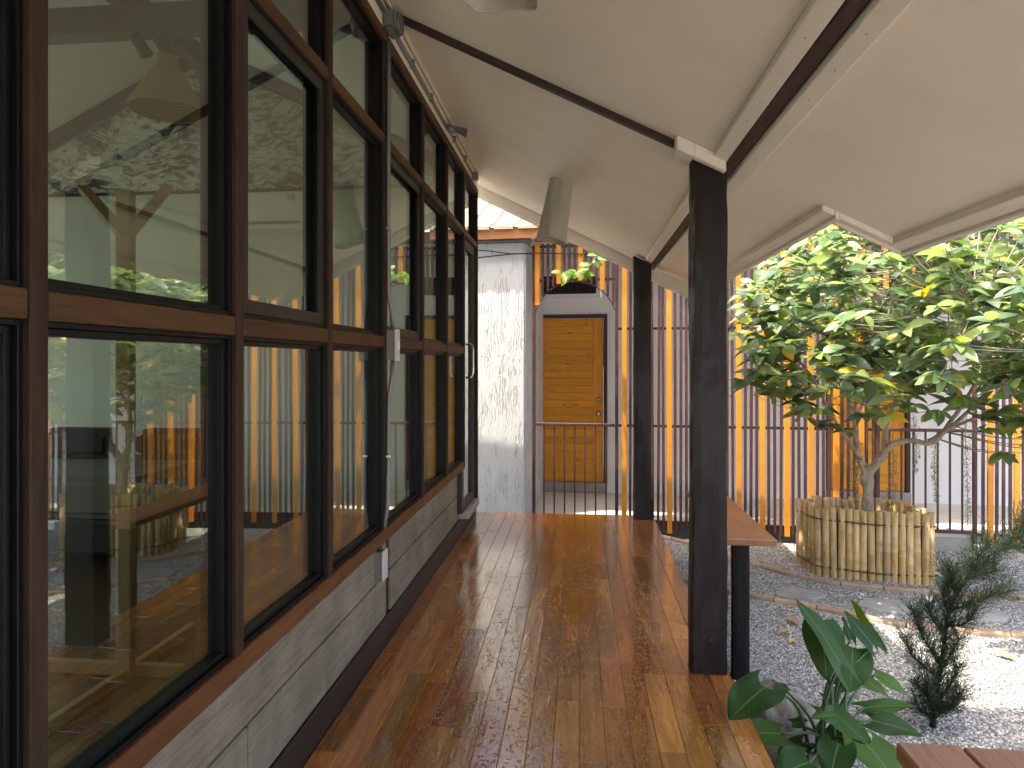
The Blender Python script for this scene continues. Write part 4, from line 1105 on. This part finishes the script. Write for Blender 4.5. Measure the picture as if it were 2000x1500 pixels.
limb('limb', [(2.88, 5.82, 0.74), (3.02, 5.6, 0.95), (3.15, 5.35, 1.3), (3.2, 5.1, 1.7), (3.15, 4.95, 2.05)], 0.018, 0.006)
limb('limb', [(2.41, 5.82, 1.15), (2.48, 5.55, 1.4), (2.55, 5.25, 1.7), (2.6, 5.0, 2.1)], 0.015, 0.005)
limb('limb', [(2.97, 5.8, 0.80), (3.2, 5.7, 0.95), (3.45, 5.6, 1.05), (3.7, 5.5, 1.05)], 0.015, 0.005)
limb('limb', [(2.48, 5.55, 1.4), (2.4, 5.1, 1.6), (2.35, 4.6, 1.75), (2.4, 4.2, 1.8)], 0.010, 0.004)
limb('limb', [(3.15, 5.35, 1.3), (3.1, 4.9, 1.35), (3.0, 4.5, 1.45), (2.95, 4.1, 1.5)], 0.010, 0.004)
limb('limb', [(2.22, 5.8, 0.76), (2.08, 5.7, 0.86), (1.92, 5.6, 0.92), (1.80, 5.55, 1.0)], 0.010, 0.003)

def leaf_mesh(L_, W, curl, fold, seed, pts=False):
    """ovate leaf with pointed tip, along +x, upper side +z"""
    mb = MB(); n = 7
    for i in range(n+1):
        u = i/n; x = L_*u
        w = W*0.5*(math.sin(math.pi*min(1, u**0.85))**0.8)*(1-0.25*u) if 0 < u < 1 else 0.0
        z = -curl*L_*u*u + 0.04*L_*math.sin(u*3)
        for j, s in enumerate((-1, 0, 1)):
            mb.v.append((x, s*w, z+fold*w*(abs(s))))
    for i in range(n):
        for j in range(2):
            a = i*3+j; mb.f.append((a, a+3, a+4, a+1))
    mb.tube([(-0.022, 0, 0.004), (0, 0, 0)], 0.0011, 4)
    return mb
rl = random.Random(77)
def canopy_ok(p):
    x, y, z = p
    if x < 1.46 and z > 2.0-0.0 and y < 3.3: return False
    if x < 1.17 and z > 1.9: return False
    if x < 1.28 and z > zc(1.15)-0.02 and y < 6.4: return False
    lim = 6.99-0.075*x-0.12
    return y < lim
clusters = []
C0 = Vector((2.66, 5.18, 1.72)); RX, RY, RZ = 1.52, 1.36, 1.0
tries = 0
while len(clusters) < 660 and tries < 40000:
    tries += 1
    p = Vector((rl.uniform(-1, 1), rl.uniform(-1, 1), rl.uniform(-1, 1)))
    if p.length > 1: continue
    q = Vector((C0.x+p.x*RX, C0.y+p.y*RY, C0.z+p.z*RZ))
    # open underside towards the trunk; foliage hangs lower on the right
    low = 1.16 - 0.34*max(0, q.x-2.5) + 0.0*q.y
    if q.z < low and rl.random() < 0.86: continue
    if q.z < 0.62: continue
    if not canopy_ok(q): continue
    if any((q-c).length < 0.09 for c in clusters): continue
    clusters.append(q)
for q in ((1.36, 4.75, 1.80), (1.30, 4.9, 1.55), (1.28, 5.05, 1.32), (1.22, 5.1, 1.24), (1.45, 5.1, 1.5), (1.50, 4.8, 1.72), (1.56, 4.95, 1.88), (1.44, 5.3, 1.70), (1.62, 5.2, 1.55), (1.40, 5.0, 1.68), (1.70, 5.0, 1.62), (1.35, 5.2, 1.46), (1.5, 5.5, 1.42), (1.30, 5.25, 1.92), (1.38, 5.4, 1.80), (1.33, 5.55, 1.62), (1.42, 5.6, 1.95), (1.30, 5.4, 1.50), (1.52, 5.3, 2.02), (1.45, 5.75, 1.78), (1.60, 5.6, 2.1), (1.38, 5.85, 1.98), (1.55, 5.8, 1.60), (1.42, 5.45, 1.36), (1.36, 5.95, 1.66), (1.50, 6.05, 2.1), (1.62, 6.0, 1.85), (2.05, 4.05, 1.72), (2.25, 3.9, 1.62), (2.45, 4.0, 1.85), (2.6, 3.8, 1.70), (2.75, 4.1, 1.55), (2.2, 4.2, 1.9), (2.9, 3.95, 1.75), (2.35, 3.75, 1.78), (2.55, 4.2, 1.62), (2.0, 4.3, 1.6), (2.15, 4.1, 1.5), (2.8, 4.25, 1.85), (3.0, 4.2, 1.4), (2.65, 4.35, 1.42), (1.95, 5.35, 1.06), (2.2, 5.25, 1.0), (1.72, 5.4, 1.12), (2.45, 5.15, 1.08), (2.85, 5.0, 0.92), (3.2, 4.8, 0.80), (3.05, 4.7, 1.0), (2.75, 5.2, 1.1), (3.3, 4.9, 1.0), (3.15, 5.2, 0.72), (3.1, 4.9, 0.95), (3.25, 5.0, 0.85), (3.4, 5.1, 0.80), (3.45, 5.25, 0.72), (2.95, 5.0, 1.05), (1.75, 5.5, 1.0), (2.0, 5.6, 0.92), (2.15, 5.55, 0.86)):
    clusters.append(Vector(q))
leafs = []      # (matrix, size)
twig = MB()
for q in clusters:
    lp, lr = min(limb_pts, key=lambda t: (t[0]-q).length + (0.5 if t[0].z > q.z+0.05 else 0))
    dirv = (q-lp)
    midp = lp.lerp(q, 0.5)+Vector((0, 0, -0.04))+Vector((rl.uniform(-.05, .05), rl.uniform(-.05, .05), 0))
    cc = curve([lp, midp, q], 4)
    twig.tube([tuple(p) for p in cc], taper(len(cc), min(0.006, lr*0.8), 0.0022), 5)
    tw = (q-midp).normalized()
    n = rl.randint(6, 9)
    a0 = rl.random()*6.28
    for k in range(n):
        a = a0+k*2.4+rl.uniform(-.3, .3)
        back = rl.uniform(0, 0.11)
        base = q - tw*back
        el = rl.uniform(-0.45, 0.55) - (0.35 if rl.random() < 0.3 else 0)
        d = Vector((math.cos(a)*math.cos(el), math.sin(a)*math.cos(el), math.sin(el)))+tw*0.35
        d.normalize()
        up = Vector((rl.uniform(-.85, .85), rl.uniform(-1.1, .55), 1.0))
        if d.z < -0.5: up += Vector((math.cos(a), math.sin(a), 0))*0.8
        y_ = up.cross(d).normalized(); z_ = d.cross(y_)
        M_ = Matrix(((d.x, y_.x, z_.x, base.x), (d.y, y_.y, z_.y, base.y), (d.z, y_.z, z_.z, base.z), (0, 0, 0, 1)))
        tip = base+d*0.12
        if not (canopy_ok(tip) and canopy_ok(base)): continue
        leafs.append((M_, rl.uniform(0.95, 1.45)))
part('twigs', twig, 'bark', tree, kind='stuff')
variants = [leaf_mesh(0.125, 0.066, 0.12, 0.25, 1), leaf_mesh(0.115, 0.064, 0.28, 0.15, 2), leaf_mesh(0.135, 0.062, 0.05, 0.4, 3), leaf_mesh(0.10, 0.060, 0.2, -0.1, 4)]
vmesh = [v.mesh('leaf', 'tree_leaf', smooth=True) for v in variants]
camv = Vector((0, 0, 1.39))
def seen(M_):
    p = M_.translation-camv
    dep = p.y*0.995-p.x*0.0995; u = (p.x*0.995+p.y*0.0995)/dep
    if u > 0.80 or u < 0.32: return 99
    return dep
leafs.sort(key=lambda t: seen(t[0]))
tb = BASE[tree.name]
for i, (M_, s_) in enumerate(leafs[:298]):
    o = link('leaf', vmesh[i % 4], tree)
    o.matrix_local = Matrix.Translation(-tb) @ M_ @ Matrix.Scale(s_, 4)
rest = MB()
for i, (M_, s_) in enumerate(leafs[298:]):
    v = variants[i % 4]; MM = M_ @ Matrix.Scale(s_, 4)
    rest.add([tuple(MM @ Vector(p)) for p in v.v], v.f)
part('foliage', rest, 'tree_leaf', tree, smooth=True, kind='stuff')

# creepers hanging from the limbs
def creeper(label, top, z0, w, seed, dens=520):
    rr = random.Random(seed)
    t = thing('hanging_creeper', label, 'creeper', (top[0], top[1], z0), 'creepers hanging by the tree')
    L_ = top[2]-z0; pts = []
    for i in range(12):
        f = i/11; pts.append((top[0]+0.012*math.sin(f*5+seed), top[1]+0.01*math.cos(f*4+seed), top[2]-L_*f))
    part('stem', MB().tube(pts, 0.003, 5), 'bark', t)
    mb = MB()
    for i in range(int(dens*L_)):
        f = rr.random()**0.85; k = f*11; a = int(min(10, k)); p = Vector(pts[a]).lerp(Vector(pts[a+1]), k-a)
        ww = w*(1-0.55*f)
        an = rr.random()*6.28; r = rr.random()*ww
        c = p+Vector((math.cos(an)*r, math.sin(an)*r, 0))
        d = Vector((math.cos(an), math.sin(an), rr.uniform(-1.3, 0.1))).normalized()*rr.uniform(0.012, 0.022)
        s_ = d.cross(Vector((rr.uniform(-1, 1), rr.uniform(-1, 1), 1))).normalized()*0.0042
        mb.add([c, c+d*0.5+s_, c+d, c+d*0.5-s_], [(0, 1, 2, 3)])
    mb.keep = True
    part('foliage', mb, 'creeper', t, kind='stuff')
creeper('bushy pale creeper hanging right of the trunk over the planter', (2.60, 5.82, 0.66), 0.14, 0.05, 1, 900)
creeper('long creeper strand down to the planter, left of the trunk', (2.30, 5.80, 0.74), 0.22, 0.045, 2, 800)
creeper('greyish creeper strand hanging from the limb over the gate', (3.00, 5.95, 0.74), 0.20, 0.028, 3, 700)
creeper('long green creeper strand by the right gate post', (3.55, 6.50, 0.90), -0.10, 0.035, 4, 700)
creeper('short creeper tuft behind the limb fork', (2.86, 6.0, 0.95), 0.45, 0.04, 5, 700)

# sprig of bright leaves under the gable edge
sg = thing('leaf_sprig', 'short sprig of bright green leaves hanging below the gable edge', 'branch', (0.0, 6.62, 2.2))
sp = curve([(0.22, 6.62, 2.52), (0.15, 6.62, 2.40), (0.06, 6.62, 2.30), (-0.06, 6.62, 2.25), (-0.20, 6.62, 2.30)], 5)
part('stem', MB().tube([tuple(p) for p in sp], taper(len(sp), 0.005, 0.002), 5), 'bark', sg)
for i in range(20):
    p = sp[int(3+i*(len(sp)-4)/20)]
    a = rl.uniform(0, 6.28); d = Vector((math.cos(a)*0.7, math.sin(a)*0.4-0.2, rl.uniform(-1.0, 0.35))).normalized()
    up = Vector((0.2*rl.uniform(-1, 1), -1, 0.5)); y_ = up.cross(d).normalized(); z_ = d.cross(y_)
    M_ = Matrix(((d.x, y_.x, z_.x, p.x), (d.y, y_.y, z_.y, p.y), (d.z, y_.z, z_.z, p.z), (0, 0, 0, 1)))
    mb = MB(); v = variants[i % 4]; MM = M_ @ Matrix.Scale(rl.uniform(0.8, 1.15), 4)
    mb.add([tuple(MM @ Vector(q)) for q in v.v], v.f)
    part('leaf', mb, 'sprig_leaf', sg, smooth=True)

# ------------------------------------------------------------------ arrow-leaved plant by the deck
ph = thing('arrow_leaf_plant', 'big glossy arrow-leaved plant between the rocks beside the deck', 'plant', (1.0, 2.78, GZ))
def blade(base, tip, width, nrm, lobe=0.30, fold=0.18, droop=0.10, wave=0.012, seed=0):
    """sagittate leaf blade from the petiole joint to the tip"""
    b = Vector(base); t = Vector(tip); d = t-b; L_ = d.length; d.normalize()
    n = Vector(nrm); n = (n-d*n.dot(d)).normalized(); s = d.cross(n)
    mb = MB(); rows, cols = 14, 6; mb.uv = []
    idx = {}
    for i in range(rows+1):
        u = i/rows
        wv = width*0.5*((1-u)**0.62)*(0.80+0.55*u*(1-u)*2.0)
        for j in range(-cols, cols+1):
            e = abs(j)/cols; sg_ = 1 if j > 0 else -1
            side = wv*e*sg_
            back = -lobe*L_*((1-u)**3.0)*(e**1.5)*1.15
            along = u*L_+back
            inset = 1.0-0.38*((1-u)**5)*(1 if e > 0 else 0)*(e**2)
            h = fold*abs(side) - droop*L_*(u**2) - 0.35*droop*L_*((1-u)**3)*e + wave*math.sin(u*9+j*0.4+seed)*e*e
            p = b+d*along+s*(side*inset)+n*h
            idx[(i, j)] = len(mb.v); mb.v.append(tuple(p)); mb.uv.append((0.5+0.5*j/cols, u))
    for i in range(rows):
        for j in range(-cols, cols):
            mb.f.append((idx[(i, j)], idx[(i, j+1)], idx[(i+1, j+1)], idx[(i+1, j)]))
    return mb
LV = [  # joint, tip, width, normal (upper side), lobe, root offset
 ((1.010, 2.70, 0.225), (0.902, 2.82, 0.440), 0.20, (0.60, -0.50, 0.35), 0.36),
 ((0.985, 2.84, 0.335), (0.985, 2.74, 0.135), 0.225, (0.15, -0.8, 0.45), 0.06),
 ((1.200, 2.86, 0.232), (1.125, 2.94, 0.345), 0.13, (0.45, -0.75, 0.35), 0.36),
 ((1.275, 3.00, 0.19), (1.215, 3.10, 0.345), 0.10, (0.95, 0.35, 0.35), 0.30),
 ((1.125, 2.87, 0.215), (1.075, 2.76, 0.085), 0.21, (0.15, -0.45, 0.85), 0.10),
 ((1.145, 2.85, 0.105), (1.235, 2.78, 0.065), 0.09, (0, -0.3, 1), 0.30),
 ((0.735, 2.74, 0.095), (0.570, 2.60, 0.050), 0.235, (-0.15, -0.35, 0.95), 0.30),
 ((0.790, 2.70, -0.065), (0.600, 2.58, 0.005), 0.165, (0.05, -0.45, 0.9), 0.25),
 ((0.830, 2.50, -0.055), (0.700, 2.42, -0.050), 0.20, (0.0, -0.35, 0.95), 0.30),
 ((1.030, 2.74, 0.0), (0.890, 2.64, 0.045), 0.10, (0.1, -0.5, 0.85), 0.25),
 ((0.975, 2.76, 0.020), (1.100, 2.60, -0.035), 0.155, (0.05, -0.3, 1), 0.28),
 ((1.165, 2.86, -0.025), (1.385, 2.88, 0.0), 0.105, (0, -0.25, 1), 0.24),
 ((1.170, 2.80, -0.045), (1.335, 2.74, -0.05), 0.145, (0.1, -0.4, 0.9), 0.30),
 ((1.070, 2.60, -0.035), (1.130, 2.42, -0.09), 0.235, (0.1, -0.25, 1), 0.30),
 ((0.960, 2.58, -0.03), (0.885, 2.46, -0.085), 0.17, (-0.1, -0.3, 1), 0.28),
 ((0.885, 2.95, -0.015), (0.835, 2.98, 0.020), 0.06, (0.5, -0.5, 0.7), 0.25),
 ((1.160, 2.98, 0.205), (1.145, 3.02, 0.285), 0.075, (0.5, -0.6, 0.6), 0.28),
 ((0.870, 2.82, -0.085), (0.925, 2.80, -0.055), 0.07, (0.2, -0.4, 0.9), 0.25),
 ((1.280, 3.02, 0.045), (1.430, 3.00, -0.035), 0.12, (0.2, -0.3, 1), 0.25),
 ((1.09, 2.95, 0.02), (1.19, 2.99, 0.085), 0.09, (0.3, -0.5, 0.8), 0.3),
 ((0.95, 2.72, -0.17), (0.84, 2.60, -0.19), 0.13, (-0.1, -0.3, 1), 0.28),
 ((1.00, 2.80, -0.09), (0.93, 2.66, -0.13), 0.11, (0.0, -0.5, 0.9), 0.28),
 ((1.05, 2.85, -0.05), (1.12, 2.72, -0.12), 0.12, (0.2, -0.5, 0.85), 0.28),
 ((1.12, 2.74, -0.12), (1.26, 2.66, -0.15), 0.12, (0.1, -0.3, 1), 0.28),
 ((0.90, 2.78, -0.14), (0.78, 2.70, -0.13), 0.10, (-0.1, -0.4, 0.9), 0.28),
 ((1.10, 2.92, 0.10), (1.17, 2.86, 0.13), 0.075, (0.3, -0.7, 0.6), 0.3),
]
for i, (b, t, w, n, lo) in enumerate(LV):
    o = part('leaf', blade(b, t, w, n, lo, 0.12, 0.10, 0.006, i), 'philo', ph, smooth=True)
    rx = 0.93+0.13*((i*37) % 10)/10; ry = 2.72+0.12*((i*53) % 10)/10
    root = Vector((rx, ry, GZ+0.02)); bb_ = Vector(b)
    mid = root.lerp(bb_, 0.55)+Vector(((bb_.x-root.x)*-0.22, (bb_.y-root.y)*-0.2, 0.04+0.25*abs(bb_.x-root.x)))
    cc = curve([root, mid, bb_], 6)
    part('stalk', MB().tube([tuple(p) for p in cc], taper(len(cc), 0.0095, 0.0042), 7), 'stalk', o, smooth=True)

# ------------------------------------------------------------------ sparse juniper
jp = thing('juniper_shrub', 'sparse dark needle shrub leaning right over the sunlit gravel', 'shrub', (1.70, 3.40, GZ))
stems = [
 [(1.70, 3.40, GZ), (1.725, 3.42, -0.22), (1.765, 3.45, -0.09), (1.785, 3.45, 0.05), (1.80, 3.45, 0.17), (1.885, 3.45, 0.335), (2.03, 3.45, 0.475), (2.20, 3.45, 0.60), (2.36, 3.45, 0.68)],
 [(1.765, 3.45, -0.09), (1.70, 3.43, 0.0), (1.655, 3.42, 0.08), (1.615, 3.41, 0.19)],
 [(1.745, 3.44, -0.15), (1.66, 3.41, -0.08), (1.60, 3.40, -0.02), (1.575, 3.39, 0.06)],
 [(1.80, 3.45, 0.17), (1.90, 3.46, 0.21), (1.99, 3.46, 0.25), (2.08, 3.46, 0.275)],
 [(1.79, 3.45, 0.10), (1.86, 3.42, 0.13), (1.90, 3.40, 0.20)],
 [(1.885, 3.45, 0.335), (1.92, 3.44, 0.43), (1.98, 3.43, 0.52)],
 [(1.80, 3.45, 0.17), (1.77, 3.44, 0.27), (1.80, 3.44, 0.35)],
 [(1.72, 3.42, -0.25), (1.66, 3.40, -0.20), (1.62, 3.39, -0.16)],
 [(1.72, 3.42, -0.25), (1.80, 3.43, -0.17), (1.84, 3.43, -0.08)],
 [(1.70, 3.40, -0.33), (1.78, 3.40, -0.27), (1.82, 3.40, -0.22)],
 [(1.70, 3.40, -0.33), (1.63, 3.38, -0.28), (1.60, 3.37, -0.25)],
 [(2.03, 3.45, 0.475), (2.10, 3.44, 0.50), (2.20, 3.43, 0.50)],
 [(1.71, 3.41, -0.30), (1.66, 3.36, -0.22), (1.64, 3.33, -0.12)],
 [(1.71, 3.41, -0.30), (1.76, 3.36, -0.24), (1.79, 3.33, -0.16)],
 [(1.75, 3.44, -0.12), (1.82, 3.46, -0.03), (1.86, 3.47, 0.04)],
 [(1.785, 3.45, 0.05), (1.74, 3.47, 0.12), (1.71, 3.48, 0.19)],
 [(1.885, 3.45, 0.335), (1.96, 3.46, 0.36), (2.03, 3.47, 0.37)],
 [(1.84, 3.45, 0.26), (1.80, 3.43, 0.33), (1.79, 3.42, 0.40)],
 [(2.12, 3.45, 0.54), (2.14, 3.45, 0.62), (2.19, 3.45, 0.70)],
]
nd = MB(); rj = random.Random(5); nd.keep = True
for si, st in enumerate(stems):
    c = curve(st, 6)
    part('branch', MB().tube([tuple(p) for p in c], taper(len(c), 0.013 if si == 0 else 0.006, 0.002), 6), 'bench_leg', jp, smooth=True)
    for i in range(len(c)-1):
        if si == 0 and 10 < i < 15: dens = 16
        else: dens = 22
        seglen = (c[i+1]-c[i]).length
        for q in range(max(2, int(dens*seglen/0.024))):
            p = c[i].lerp(c[i+1], rj.random())
            ax = (c[i+1]-c[i]).normalized()
            out = Vector((rj.gauss(0, 1), rj.gauss(0, 1), rj.gauss(0, 1))); out = (out-ax*out.dot(ax)).normalized()
            d = (ax*rj.uniform(0.25, 1.0)+out*rj.uniform(0.4, 0.9)+Vector((0, 0, 0.25))).normalized()
            Lt = rj.uniform(0.035, 0.115)*(1.25 if p.z > 0.3 else 1.0)
            # a twiglet carrying fine needles
            for k in range(10):
                f = (k+0.5)/10; b0 = p+d*(Lt*f)
                o2 = Vector((rj.gauss(0, 1), rj.gauss(0, 1), rj.gauss(0, 1))).normalized()
                nd_d = (d*0.9+o2*0.65).normalized()*rj.uniform(0.012, 0.026)
                sd = nd_d.cross(Vector((rj.random(), rj.random(), rj.random()))).normalized()*0.0014
                nd.add([b0-sd, b0+sd, b0+nd_d], [(0, 1, 2)])
part('needles', nd, 'juniper', jp, kind='stuff')

# ------------------------------------------------------------------ fallen leaves
dl = [((1.285, 4.45, GZ+0.012), 0.9, 0.3, 'yellowish dry leaf on shaded gravel nearest the black bench leg'), ((1.455, 4.60, GZ+0.016), 1.3, 1.9, 'curled brown dry leaf on gravel just behind the arrow leaves'),
      ((1.36, 4.36, GZ+0.010), 0.8, 4.0, 'small dry leaf half hidden by the arrow plant'), ((2.56, 4.19, GZ+0.013), 1.1, 2.4, 'yellow-green fallen leaf on bright sunny gravel by the right edge'),
      ((3.00, 5.95, GZ+0.014), 0.9, 0.8, 'brown fallen leaf right of the bamboo planter'), ((3.2, 5.16, GZ+0.012), 1.0, 5.0, 'dry leaf beside the far stone edging on the right'),
      ((1.95, 4.72, GZ+0.04), 0.7, 3.1, 'tiny dry leaf on the nearer stone edging'), ((1.2, 6.3, GZ+0.012), 0.9, 1.2, 'pale dry leaf on gravel near the screen foot')]
for i, (p, s_, a, lab) in enumerate(dl):
    v = leaf_mesh(0.10, 0.05, -0.25+0.1*(i % 3), 0.35, i)
    M_ = Matrix.Translation(p) @ Matrix.Rotation(a, 4, 'Z') @ Matrix.Rotation(0.1*math.sin(i*2), 4, 'X') @ Matrix.Scale(s_, 4)
    mb = MB().add([tuple(M_ @ Vector(q)) for q in v.v], v.f)
    solo('fallen_leaf', mb, 'dry_leaf', lab, 'leaf', p, smooth=True, group='fallen leaves on the gravel')
